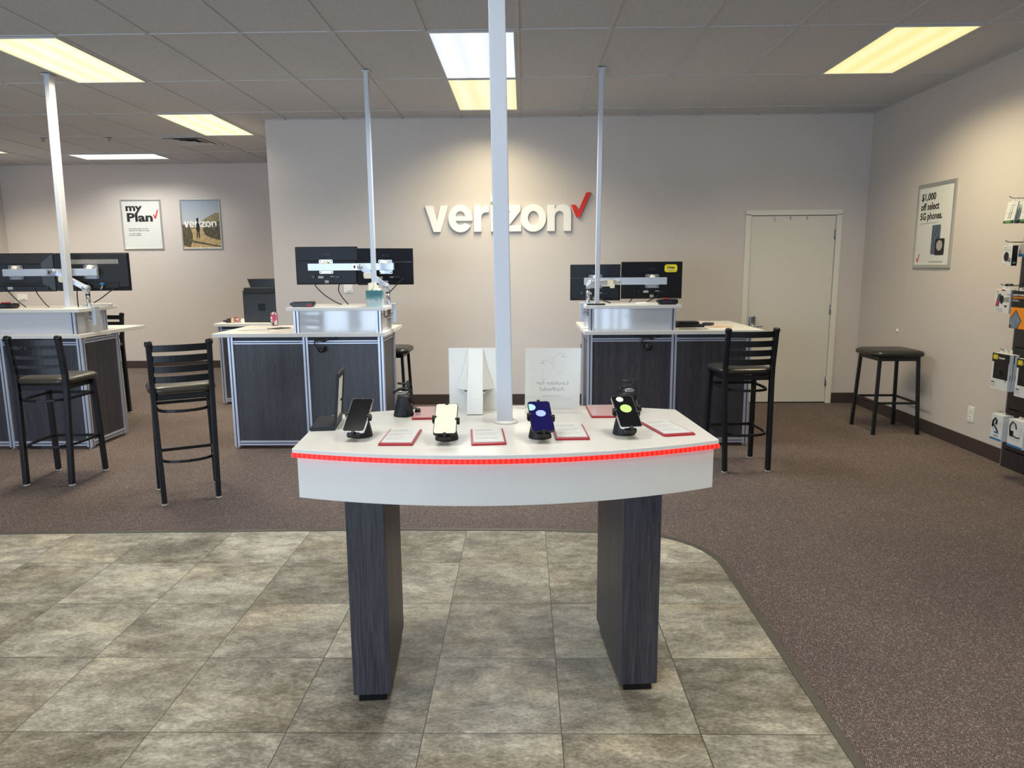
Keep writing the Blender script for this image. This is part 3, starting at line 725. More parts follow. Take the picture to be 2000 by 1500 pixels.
# ------------------------------------------------------------------ monitors and arms
def monitor(label, x0, x1, Y, z0, z1, rz=0, style='plain', sticker=None):
    cx, cz = (x0+x1)/2, (z0+z1)/2; w, h = (x1-x0)/math.cos(rz), z1-z0
    t = thing('monitor', label, 'monitor', (cx, Y, cz), rz, 'paired black monitors seen from the back')
    b = MB(); b.box((0, .008, 0), (w, .016, h), M['black_gloss']); b.build('screen_panel', t, bevel=.004)
    F = FR((0, -.0005, 0))
    if style == 'plain':
        b = MB(); vs = []
        b.b2((-w/2+.006, -.018, -h/2+.006), (w/2-.006, .0, h*.14), M['black_gloss']); b.build('rear_cover', t, bevel=.008)
        text('AOC', F, 0, h*.27, .022, M['graphite'], 'brand_lettering', t, bold=.03, align='C', z=.001)
        F2 = FR((0, -.0185, 0))
        b = MB(F2); b.rect(-.075, -h*.33, -.03, -h*.275, M['pale_print'], z=.001); b.rect(-.072, -h*.31, -.034, -h*.295, M['ink_grey'], z=.0013); b.build('spec_label', t)
        b = MB(F2); b.rect(.03, -h*.30, .065, -h*.275, M['ink_grey'], z=.001); b.build('port_marks', t)
        b = MB(F2); b.rect(-.018, -h*.46, .016, -h*.385, M['grey_print'], z=.001); b.build('serial_label', t)
        b = MB(F2); b.b2((.075, -h*.33, 0), (.12, -h*.27, .012), M['black']); b.b2((-.13, -h*.33, 0), (-.10, -h*.25, .012), M['black']); b.build('port_block', t, bevel=.002)
    elif style == 'recess':
        b = MB(); O = [(-w/2+.004, -h/2+.004), (w/2-.004, -h/2+.004), (w/2-.004, h/2-.004), (-w/2+.004, h/2-.004)]
        I = [(-w*.34, -h*.28), (w*.34, -h*.28), (w*.34, h*.22), (-w*.34, h*.22)]; b2 = MB(F)
        vs = [(x, y, 0) for x, y in O] + [(x*1.04, y*1.06, .03) for x, y in I] + [(x, y, .022) for x, y in I]
        b2._new(vs, [(k, (k+1) % 4, 4+(k+1) % 4, 4+k) for k in range(4)] + [(4+k, 4+(k+1) % 4, 8+(k+1) % 4, 8+k) for k in range(4)] + [(8, 9, 10, 11)], M['graphite']); b2.build('rear_cover', t)
        b = MB(F); b.prism([(-w*.4, -h*.5-.004), (w*.42, -h*.5+.012), (w*.42, -h*.35), (-w*.4, -h*.35)], .0, .028, M['graphite']); b.build('port_cover', t, bevel=.004)
        b = MB(F); b.rect(-.09, -h*.44, -.045, -h*.37, M['pale_print'], z=.029); b.build('spec_label', t)
    elif style == 'vented':
        b = MB(F); b.prism([(-w/2+.006, -h/2+.006), (w/2-.006, -h/2+.03), (w/2-.006, h/2-.006), (-w/2+.006, h/2-.006)], 0, .018, M['black_matte'])
        b.build('rear_cover', t, bevel=.006)
        b = MB(F)
        for i in range(52):
            x = -w*.36 + i*w*.0142; b.b2((x, h*.21, .018), (x+w*.007, h*.33, .0196), M['grey_print'])
        b.build('vent_grille', t)
        b = MB(F); b.b2((-w*.2, -h*.42, .018), (w*.36, -h*.27, .026), M['black']); b.build('port_recess', t, bevel=.003)
        b = MB(F); b.b2((.085, -h*.34, .026), (.115, -h*.28, .05), M['blue']); b.tube([(.10, -h*.36, .04), (.085, -h*.46, .045)], .006, M['grey_print']); b.build('video_plug', t)
    if sticker == 'otter':
        b = MB(FR((w*.31, -.0008, h*.32))); b.prism(ell2(-.058, -.036, .058, .036, .022, 6), 0, .0008, M['ink']); b.prism(ell2(-.056, -.034, .056, .034, .021, 6), .0008, .0013, M['yellow']); s = b.build('sticker', t); s['label'] = 'yellow OTTER BOX sticker'
        Fs = FR((w*.31, -.0008, h*.32)); text('Otter', Fs, -.036, -.002, .022, M['ink'], 'sticker_lettering', s, width=.072, bold=.03, z=.002)
        text('BOX', Fs, -.02, -.017, .013, M['paper'], 'sticker_lettering', s, width=.04, bold=.03, z=.0024); b = MB(Fs); b.rect(-.03, -.024, .034, -.022, M['ink'], z=.002); b.build('sticker_underline', s)
    if sticker == 'yellow':
        b = MB(F); b.prism(ell2(-w*.46, -.075, -w*.27, .015, .02, 5), .024, .031, M['yellow']); s = b.build('sticker', t)
        text('Otter', F, -w*.44, -.02, .02, M['ink'], 'sticker_lettering', s, width=.09, bold=.03, z=.0316)
    return t
monitor('leftmost black monitor with a yellow sticker, above the left counter', -4.645, -4.024, 6.10, 1.331, 1.657, 0, 'recess', 'yellow')
monitor('wide black monitor with a vented back, right one above the left counter', -4.015, -3.372, 6.10, 1.334, 1.655, 0, 'vented')
monitor('left AOC monitor above the middle counter, closest to the printer', -1.995, -1.449, 6.27, 1.37, 1.697, 0)
monitor('right AOC monitor above the middle counter, behind its white pole', -1.443, -.972, 6.28, 1.364, 1.68, math.radians(12))
monitor('left AOC monitor above the right counter, behind its white pole', .417, .857, 6.42, 1.209, 1.528, math.radians(-10))
monitor('AOC monitor with a yellow sticker above the right counter', .867, 1.407, 6.40, 1.222, 1.548, 0, 'plain', 'otter')
def arm(label, pole_xy, zb, elbow, hub, beam, Yb, plates, clampdir=(1, 0)):
    px, py = pole_xy; t = thing('dual_monitor_stand', label, 'monitor arm', (px, py, ST), 0, 'silver dual monitor arms')
    L = lambda p: (p[0]-px, p[1]-py, p[2]-ST)
    cxd = clampdir[0]
    b = MB(); b.b2((-.05, -.05, .0), (.045, .045, .012), M['cream_plastic']) if 0 else b.b2((-.045, -.05, 0), (.045, .045, .012), M['arm']); b.build('base_plate', t, bevel=.003)
    b = MB(); b.b2((cxd*.052-.014, -.035, -.15), (cxd*.052+.014, .035, .012), M['arm']); b.b2((min(0, cxd*.06), -.02, -.085), (max(0, cxd*.06), .02, -.07), M['arm']); b.build('clamp', t, bevel=.003)
    b = MB(); b.tube([(0, 0, -.10), (0, 0, -.028-.002)], .006, M['steel']); b.lathe([(.022, -.112), (.024, -.104), (.022, -.098), (.006, -.096)], (0, 0, 0), M['plate'], n=14); b.build('clamp_screw', t)
    e = Vector(L(elbow)); hb = Vector(L(hub))
    b = MB(); b.tube([(0, 0, .012), (0, 0, e.z-.05)], .017, M['steel'], n=18); b.tube([(0, 0, e.z-.06), (0, 0, e.z-.05)], .019, M['black'], n=18); b.build('upright', t)
    b = MB(); b.tube([(0, 0, e.z-.05), (0, 0, e.z-.02), tuple(e)], [.018, .02, .022], M['arm'], n=16)
    b.lathe([(.026, -.03), (.028, -.026), (.028, .026), (.026, .03)], tuple(e), M['arm'], axis=1, n=22); b.lathe([(.012, .03), (.012, .033), (0, .033)], tuple(e), M['steel'], axis=1, n=16); b.build('elbow_joint', t)
    mid = e.lerp(hb, .5)
    b = MB(); b.tube([tuple(e), tuple(e.lerp(hb, .25)), tuple(e.lerp(hb, .8)), tuple(hb)], 0, M['arm'], rect=(.045, .04), up=(0, 0, 1)); b.build('spring_arm', t, bevel=.006)
    b = MB(); q = e.lerp(hb, .62); b.box((q.x, q.y-.022, q.z-.012), (.10, .008, .05), M['cream_plastic']); b.box((e.lerp(hb, .78).x, q.y-.022, e.lerp(hb, .78).z-.035), (.04, .01, .035), M['cream_plastic']); b.build('arm_cover', t, bevel=.003)
    b = MB(); b.lathe([(.022, -.03), (.024, -.026), (.024, .026), (.022, .03)], tuple(hb), M['arm'], axis=1, n=22); b.lathe([(.012, .03), (.012, .033), (0, .033)], tuple(hb), M['steel'], axis=1, n=16)
    b.build('hub_joint', t)
    x0, x1, z0, z1 = beam; b = MB(); b.b2(L((x0, Yb-.012, z0)), L((x1, Yb+.02, z1)), M['arm']); bm_ = b.build('cross_beam', t, bevel=.003)
    b = MB(); s = -1 if hub[0] > (x0+x1)/2 or True else 1
    b.b2((hb.x-.075, L((0, Yb-.02, 0))[1], L((0, 0, z0+.008))[2]), (hb.x-.03, L((0, Yb-.012, 0))[1], L((0, 0, z1-.006))[2]), M['steel']); b.b2((hb.x-.062, L((0, Yb-.0215, 0))[1], L((0, 0, z0+.018))[2]), (hb.x-.046, L((0, Yb-.02, 0))[1], L((0, 0, z1-.018))[2]), M['ink']); b.build('beam_bracket', t, bevel=.002)
    for (cx, cz, ym) in plates:
        l = L((cx, ym, cz)); b = MB(FR(l)); b.prism(ell2(-.06, -.06, .06, .06, .01), 0.0, .005, M['steel'])
        for sx in (-1, 1):
            for sy in (-1, 1): b.lathe([(.006, .005), (.005, .007), (0, .0075)], (sx*.048, sy*.048, 0), M['graphite'], n=10)
        b.lathe([(.0, 0), (.022, .004), (.022, max(.02, ym-Yb-.02))], (0, .022, 0), M['cream_plastic'], n=18); b.build('mounting_plate', t)
        b = MB(FR(l)); b.lathe([(.022, .004), (.022, .03), (.012, .034)], (0, .034, 0), M['cream_plastic'], n=18); b.build('tilt_knob', t)
arm('silver dual arm clamped to the left counter holding two monitors', (-3.705, 6.02), ST, (-3.715, 6.02, 1.36), (-3.95, 5.99, 1.50), (-4.41, -3.605, 1.463, 1.523), 6.02, ((-4.335, 1.495, 6.072), (-3.69, 1.497, 6.079)))
arm('silver dual arm clamped to the middle counter holding two monitors', (-1.170, 6.15), ST, (-1.185, 6.15, 1.355), (-1.395, 6.13, 1.522), (-1.855, -1.115, 1.491, 1.552), 6.16, ((-1.722, 1.525, 6.249), (-1.205, 1.52, 6.256)))
arm('silver dual arm clamped to the right counter holding two monitors', (.545, 6.09), ST, (.57, 6.12, 1.372), (.82, 6.30, 1.378), (.53, 1.252, 1.350, 1.412), 6.30, ((.637, 1.378, 6.396), (1.137, 1.378, 6.379)), (-1, 0))
def cable(pts, label, r=.0045, name='monitor_cable'):
    c = Vector(pts[-1]); P = [Vector(p) for p in pts]; Q = []
    for i in range(len(P)-1):
        p0 = P[max(i-1, 0)]; p1 = P[i]; p2 = P[i+1]; p3 = P[min(i+2, len(P)-1)]
        for s in range(6):
            u = s/6; Q.append(.5*((2*p1)+(-p0+p2)*u+(2*p0-5*p1+4*p2-p3)*u*u+(-p0+3*p1-3*p2+p3)*u**3))
    Q.append(P[-1]); b = MB(); b.tube([tuple(q-c) for q in Q], r, M['rubber'], n=8); o = b.build(name); o.location = c
    return tag(o, label, 'cable', 'black cables below the monitors')
cable([(-1.83, 6.24, 1.38), (-1.80, 6.22, 1.34), (-1.72, 6.2, 1.27), (-1.63, 6.2, 1.215), (-1.59, 6.2, 1.2)], 'long slanting black cable under the left monitor of the middle counter')
cable([(-1.61, 6.24, 1.38), (-1.615, 6.22, 1.32), (-1.58, 6.2, 1.26), (-1.53, 6.2, 1.2)], 'curved black cable under the monitors, nearer the tissue box')
cable([(-1.05, 6.24, 1.42), (-1.10, 6.22, 1.37), (-1.17, 6.25, 1.305)], 'thin black cable from the right monitor to the arm, middle counter')
cable([(.99, 6.38, 1.30), (.97, 6.36, 1.24), (.93, 6.3, 1.2)], 'black cable below the AOC monitor with yellow sticker')
cable([(1.22, 6.38, 1.30), (1.17, 6.36, 1.24), (1.07, 6.25, 1.2)], 'black cable running behind the card terminal on the right counter')
cable([(.57, 6.40, 1.26), (.62, 6.3, 1.24), (.70, 6.2, 1.215), (.74, 6.15, 1.2)], 'black cable with plug at the foot of the right counter pole', .006)
cable([(-4.46, 6.07, 1.37), (-4.42, 6.07, 1.33), (-4.33, 6.05, 1.25), (-4.27, 6.05, 1.2)], 'black cable below the leftmost monitor')
cable([(-4.19, 6.07, 1.37), (-4.17, 6.07, 1.31), (-4.10, 6.05, 1.23), (-4.07, 6.05, 1.2)], 'black cable between the leftmost monitor and the left counter pole')
cable([(-3.49, 6.08, 1.36), (-3.55, 6.06, 1.32), (-3.62, 6.06, 1.27), (-3.69, 6.07, 1.235)], 'black cable hanging from the vented monitor, left counter')
cable([(-3.81, 6.05, 1.36), (-3.81, 6.04, 1.3), (-3.81, 6.04, 1.2)], 'short straight black cable right beside the left counter pole')

# ------------------------------------------------------------------ things on the counters
def terminal(x, y, rz, w, label, red):
    t = thing('card_terminal', label, 'card terminal', (x, y, ST), rz, 'black card terminals on the counters')
    b = MB(FR((0, .045, 0))); b.prism([(-w/2, .022), (-w*.36, 0), (w*.40, 0), (w/2, .018), (w*.47, .044), (-w*.36, .042), (-w*.47, .036)], 0, .09, M['black']); b.build('body', t, bevel=.006, )
    b = MB(FR((0, -.0455, 0))); b.rect(-w*.28, .018, w*.18, .034, M['graphite'], z=.001); b.build('keypad', t)
    b = MB(); b.b2((red-.022, -.047, .006) if red > .02 else (red-.022, -.03, .042), (red+.022, -.03, .02) if red > .02 else (red+.022, .03, .052), M['red']); b.build('red_tab', t, bevel=.003)
terminal(-1.845, 5.93, 0, .20, 'black card terminal with red tab on the middle counter shelf', .07)
terminal(1.185, 5.93, 0, .17, 'black card terminal with red top tab on the right counter shelf', -.01)
terminal(-4.40, 5.98, 0, .20, 'black card terminal on the left counter shelf at the photo edge', .01)
def tissue_box():
    t = thing('tissue_box', 'teal and white watercolour tissue box on the middle counter', 'tissue box', (-1.226, 5.862, ST), math.radians(4))
    b = MB(); b.b2((-.066, -.05, 0), (.066, .05, .135), M['teal']); b.build('box', t, bevel=.003)
    b = MB(); random.seed(3)
    for k in range(7):
        a = k*.9; x = -.035+.011*k; h = .16+.028*math.sin(k*1.7+1)
        b._new([(x-.012, -.012, .13), (x+.02, .012*math.sin(a), .13), (x+.012+.01*math.cos(a), .012, h+.02), (x-.014, -.01+.02*math.sin(a*2), h+.008)], [(0, 1, 2, 3)], M['tissue'])
    o = b.build('tissue', t); sm = o.modifiers.new('thick', 'SOLIDIFY'); sm.thickness = .0015
tissue_box()
mb = MB(); mb.b2((-.12, -.03, 0), (.12, .03, .025), M['paper_warm']); o = mb.build('white_box', bevel=.004); o.location = (-3.80+.0, 6.27, ST); o.location = (-3.78, 6.27, ST)
tag(o, 'flat white box lying on the left counter shelf behind the arm', 'box')
mb = MB(); mb.prism([(-.06, -.03), (.09, -.04), (.10, .03), (-.05, .04)], 0, .012, M['black_matte']); o = mb.build('wallet', bevel=.003); o.location = (.575, 5.905, ST); o.rotation_euler = (0, 0, .05)
tag(o, 'black flat pouch on the left end of the right counter shelf', 'pouch')
mb = MB(); mb.pad(.11, .07, 0, .016, M['plate'], rc=.02, puff=.001); o = mb.build('charging_puck'); o.location = (.995, 6.0, ST); tag(o, 'small white dock beside the card terminal, right counter', 'dock')
mb = MB(FR((0, 0, 0))); mb.b2((-.05, 0, 0), (.06, .002, .05), M['pale_print']); mb.b2((.01, .002, .01), (.058, .004, .04), M['red']); o = mb.build('note_slip'); o.location = (-1.125, 6.33, ST-.0); o.location = (-1.18, 6.36, ST); tag(o, 'small slip of paper with a red end on the middle counter shelf', 'paper')
def can():
    t = thing('drink_can', 'pink, white and black drink can on the middle counter', 'can', (-2.335, 6.62, WT))
    b = MB(); b.lathe([(.026, 0), (.033, .008), (.033, .105), (.027, .119)], (0, 0, 0), M['can']); b.build('body', t)
    b = MB(); b.lathe([(.027, .119), (.027, .123), (.024, .121), (0, .121)], (0, 0, 0), M['chrome']); b.tube([(0, .008, .123), (0, -.012, .124)], .005, M['chrome']); b.build('lid', t)
    b = MB()
    def patch(a0, a1, z0, z1, m):
        n = 8; vs = []
        for i in range(n+1):
            a = math.radians(a0+(a1-a0)*i/n)
            for z in (z0, z1): vs.append((.0334*math.cos(a), .0334*math.sin(a), z))
        b._new(vs, [(2*i, 2*i+2, 2*i+3, 2*i+1) for i in range(n)], m)
    patch(195, 255, .012, .085, M['paper']); patch(200, 245, .02, .04, M['ink']); patch(205, 240, .05, .062, M['ink']); patch(285, 330, .01, .05, M['paper']); patch(250, 280, .008, .03, M['ink']); patch(250, 300, .035, .105, M['pink']); patch(200, 240, .088, .104, M['red']); b.build('label', t)
can()
def sheet(name, x, y, w, d, rz, m, label, z=WT, t=.002, cat='paper'):
    b = MB(); b.b2((-w/2, -d/2, 0), (w/2, d/2, t), M[m]); o = b.build(name); o.location = (x, y, z); o.rotation_euler = (0, 0, rz); return tag(o, label, cat)
sheet('paper_sheet', -2.33, 6.13, .26, .16, .12, 'grey_print', 'grey printed sheet on the middle counter in front of the can')
sheet('tablet', -2.18, 6.28, .12, .16, -.5, 'graphite', 'dark flat tablet lying on the middle counter right of the grey sheet', t=.006, cat='tablet')
sheet('pen_tray', -1.97, 6.35, .10, .05, .2, 'black', 'small dark tray beside the riser on the middle counter', t=.01, cat='tray')
sheet('paper_sheet', 1.43, 6.0, .24, .12, -.05, 'ink_grey', 'grey sheet at the front of the right counter beside the riser')
sheet('paper_sheet', 1.65, 6.02, .18, .14, .1, 'paper', 'white sheet at the front of the right counter beside the stool back')
sheet('folder', 1.69, 6.20, .20, .16, .15, 'brown_strip', 'tan paper folder on the right counter', t=.008, cat='folder')
sheet('case_stack', 1.43, 6.22, .24, .15, .02, 'black', 'lower black phone case box on the right counter', t=.024, cat='box')
sheet('case_stack', 1.43, 6.26, .18, .12, .05, 'black_matte', 'small black case on top of the black box, right counter', z=WT+.0245, t=.02, cat='box')
sheet('card_case', 1.62, 6.28, .08, .10, -.5, 'graphite', 'small grey wedge shaped case on the right counter', t=.03, cat='case')
def printer():
    t = thing('printer', 'large black office printer at the wall corner on the desk', 'printer', (-2.955, 7.98, .915)); w = .205
    b = MB(); b.b2((-w, 0, 0), (w, .45, .36), M['graphite']); b.build('body', t, bevel=.01)
    b = MB(); b.b2((-w+.02, -.012, .32), (w, .4, .39), M['black_matte']); b.build('top_cover', t, bevel=.008)
    b = MB(FR((0, .36, 0))); b.prism([(-w+.09, .39), (w-.005, .39), (w-.005, .485), (-w+.055, .485), (-w+.06, .475)], 0, .34, M['black']); b.build('document_feeder', t, bevel=.004)
    b = MB(); b.b2((-w+.17, -.003, .13), (-w+.25, .0, .21), M['black_gloss']); b.build('side_vent', t)
    b = MB(); b.b2((w-.08, -.006, .04), (w-.06, 0, .09), M['grey_print']); b.build('latch', t)
printer()
def clutter():
    t = thing('desk_clutter', 'small dark and reddish clutter left of the printer', 'clutter', (-3.27, 7.93, .915))
    b = MB(); b.tube([(-.11, 0, .018), (-.06, 0, .02), (-.02, .01, .02)], [.008, .02, .016], M['graphite']); b.build('dark_roll', t)
    b = MB(); b.b2((-.055, -.02, 0), (-.015, .03, .05), M['graphite']); b.b2((-.012, -.02, 0), (.02, .03, .048), M['brown_strip']); b.build('small_boxes', t, bevel=.003)
    b = MB(); b.tube([(.02, 0, .05), (.05, .01, .062), (.09, 0, .04), (.06, -.01, .012), (.03, 0, .03)], .006, M['red']); b.b2((.03, .01, 0), (.08, .04, .045), M['paper']); b.build('red_band', t)
clutter()

# ------------------------------------------------------------------ bar stools
def bar_stool(label, loc, rz, seat_m):
    t = thing('bar_stool', label, 'bar stool', loc, rz, 'black ladder-back bar stools'); R = .0155
    for s in (-1, 1):
        b = MB(); P = [(s*.163, -.195, .012), (s*.170, -.172, .45), (s*.174, -.158, .70), (s*.175, -.160, .80), (s*.176, -.193, 1.045)]
        b.tube(P, 0, M['chair'], rect=(.037, .033), up=(0, 1, 0)); b.lathe([(.001, -.024), (.018, -.020), (.021, 0), (.018, .020), (.001, .024)], (s*.176, -.194, 1.050), M['chair'], axis=0, n=16); lg = b.build('leg', t, bevel=.004)
        g = MB(); g.lathe([(.020, 0.0015), (.022, .004), (.020, .013), (.008, .014)], (s*.163, -.195, 0), M['glide'], n=14); g.build('foot_glide', lg)
        b = MB(); b.tube([(s*.182, .185, .012), (s*.176, .168, .45), (s*.172, .155, .715)], 0, M['chair'], rect=(.033, .032), up=(0, 1, 0)); lg = b.build('leg', t, bevel=.004)
        g = MB(); g.lathe([(.020, 0.0015), (.022, .004), (.020, .013), (.008, .014)], (s*.182, .185, 0), M['glide'], n=14); g.build('foot_glide', lg)
    for z, y0 in ((1.020, -.192), (.952, -.184), (.884, -.174), (.818, -.163)):
        b = MB(); pts = [(-.165+.33*i/10, y0-.028*math.sin(PI*i/10), z) for i in range(11)]
        b.tube(pts, 0, M['chair'], rect=(.044, .008), up=(0, 0, 1)); b.build('back_slat', t, bevel=.002)
    b = MB(); W, Dp = .155, .145
    for p, q in (((-W, -Dp), (W, -Dp)), ((-W, Dp), (W, Dp)), ((-W, -Dp), (-W, Dp)), ((W, -Dp), (W, Dp))):
        b.tube([(p[0], p[1], .70), (q[0], q[1], .70)], 0, M['chair'], rect=(.038, .02), up=(0, 0, 1))
    b.build('seat_frame', t, bevel=.002)
    for z, k in ((.615, .96), (.285, 1.0)):
        pts = [(-.168*k, .165*k, z), (-.168*k, 0, z), (-.162*k, -.10, z)]
        for i in range(9):
            a = PI + PI*i/8; pts.append((.15*k*math.cos(a), -.13+.095*k*math.sin(a), z))
        pts += [(.162*k, -.10, z), (.168*k, 0, z), (.168*k, .165*k, z)]
        b = MB(); b.tube(pts, 0, M['chair'], rect=(.018, .014), up=(0, 0, 1)); b.build('foot_hoop', t, bevel=.002)
        b = MB(); b.tube([(-.17*k, .162, z), (.17*k, .162, z)], 0, M['chair'], rect=(.022, .014), up=(0, 0, 1)); b.build('front_bar', t, bevel=.002)
    b = MB(); b.pad(.415, .40, .722, .775, M[seat_m], c=(0, .02), rc=.09, puff=.006, taper=-.08); b.build('seat', t)
    return t
st1 = bar_stool('bar stool with worn brown-black seat standing before the left counter', (-3.377, 5.005, 0), 0, 'vinyl_worn')
bar_stool('bar stool standing between the left and middle counters, turned toward the left one', (-2.285, 4.632, 0), math.radians(28.5), 'vinyl_worn')
bar_stool('black bar stool with smooth seat before the right counter', (1.622, 5.30, 0), math.radians(4.5), 'vinyl')
dup(st1, (-4.385, 7.19, 0), PI, 'bar stool behind the left counter, only its back rails showing')
def backless(label, loc, rz):
    t = thing('backless_stool', label, 'stool', loc, rz, 'black backless stools')
    for sx in (-1, 1):
        for sy in (-1, 1):
            b = MB(); b.tube([(sx*.196, sy*.212, .004), (sx*.168, sy*.18, .70)], 0, M['chair'], rect=(.027, .027), up=(0, 1, 0)); lg = b.build('leg', t, bevel=.003)
            g = MB(); g.b2((sx*.196-.015, sy*.212-.015, 0.0015), (sx*.196+.015, sy*.212+.015, .01), M['rubber']); g.build('foot_glide', lg)
    q = (.184, .20)
    for p, r in (((-1, -1), (1, -1)), ((-1, 1), (1, 1)), ((-1, -1), (-1, 1)), ((1, -1), (1, 1))):
        b = MB(); b.tube([(p[0]*q[0], p[1]*q[1], .285), (r[0]*q[0], r[1]*q[1], .285)], 0, M['chair'], rect=(.02, .014), up=(0, 0, 1)); b.build('stretcher', t, bevel=.002)
    b = MB()
    for p, r in (((-1, -1), (1, -1)), ((-1, 1), (1, 1)), ((-1, -1), (-1, 1)), ((1, -1), (1, 1))):
        b.tube([(p[0]*.168, p[1]*.18, .68), (r[0]*.168, r[1]*.18, .68)], 0, M['chair'], rect=(.035, .022), up=(0, 0, 1))
    b.build('seat_frame', t, bevel=.002)
    b = MB(); b.pad(.465, .445, .697, .756, M['vinyl'], rc=.085, puff=.006); b.build('seat', t)
    return t
bs = backless('backless black stool standing alone near the right wall', (3.325, 6.485, 0), 0)
dup(bs, (-1.335, 6.90, 0), 0, 'backless black stool half hidden behind the middle counter')
dup(bs, (.80, 7.02, 0), 0, 'backless black stool behind the right counter, beside the mirrored sign')

# ------------------------------------------------------------------ display table
TH = .95; TA = math.radians(4.2); TC = Vector((-.068, 2.464, 0))
def tloc(x, y):            # world -> table local
    c, s = math.cos(TA), math.sin(TA); dx, dy = x-TC.x, y-TC.y
    return (c*dx+s*dy, -s*dx+c*dy)
def arc(x0, x1, y, bulge, n=24):
    return [(x0+(x1-x0)*i/n, y+bulge*(1-(2*i/n-1)**2)) for i in range(n+1)]
def table_poly(inset=0):
    hx, hy = .686-inset, .25-inset
    return arc(-hx, hx, -hy, -.132) + arc(hx, -hx, hy, .145)
def display_table():
    t = thing('display_table', 'white curved-front display table on two dark wooden legs', 'display table', (TC.x, TC.y, 0), TA)
    b = MB(); b.prism(table_poly(0), TH-.014, TH, M['white']); b.build('tabletop', t, bevel=.002)
    b = MB(); b.prism(table_poly(.012), .785, TH-.0145, M['white']); b.build('apron', t, bevel=.002)
    P = arc(-.686, .686, -.25+.004, -.132, 60); pts = [(x, y, TH-.0215) for x, y in P]
    b = MB(); b.tube(pts, 0, M['led'], rect=(.0125, .012), up=(0, 0, 1)); o = b.build('led_strip', t); o['label'] = 'glowing red light strip'
    for (x0, x1, y0, y1) in ((-.548, -.418, -.152, .33), (.396, .53, -.152, .33)):
        b = MB(); b.b2((x0, y0, .03), (x1, y1, .7845), M['wood']); lg = b.build('leg', t, bevel=.002)
        b = MB(); b.b2((x0+.016, y0+.014, 0), (x1-.016, y1-.02, .0298), M['kick']); b.build('kick_plate', lg)
    b = MB(); b.b2((-.60, -.12, .77), (.58, .28, .7848), M['kick']); b.build('underframe', t)
display_table()
def centre_column():
    t = thing('power_pole', 'thick white pole rising through the middle of the display table', 'pole', (-.071, 2.54, TH), 0)
    H = CE-TH; b = MB(); w = .056; lean = -.022
    b.tube([(0, 0, .006), (lean, 0, H-.001)], 0, M['pole'], rect=(w, .05), up=(1, 0, 0)); b.build('shaft', t, bevel=.003)
    b = MB(); b.lathe([(.044, 0), (.044, .006), (.040, .0095), (.0, .0095)], (0.003, 0, 0), M['white']); b.build('base_plate', t)
centre_column()

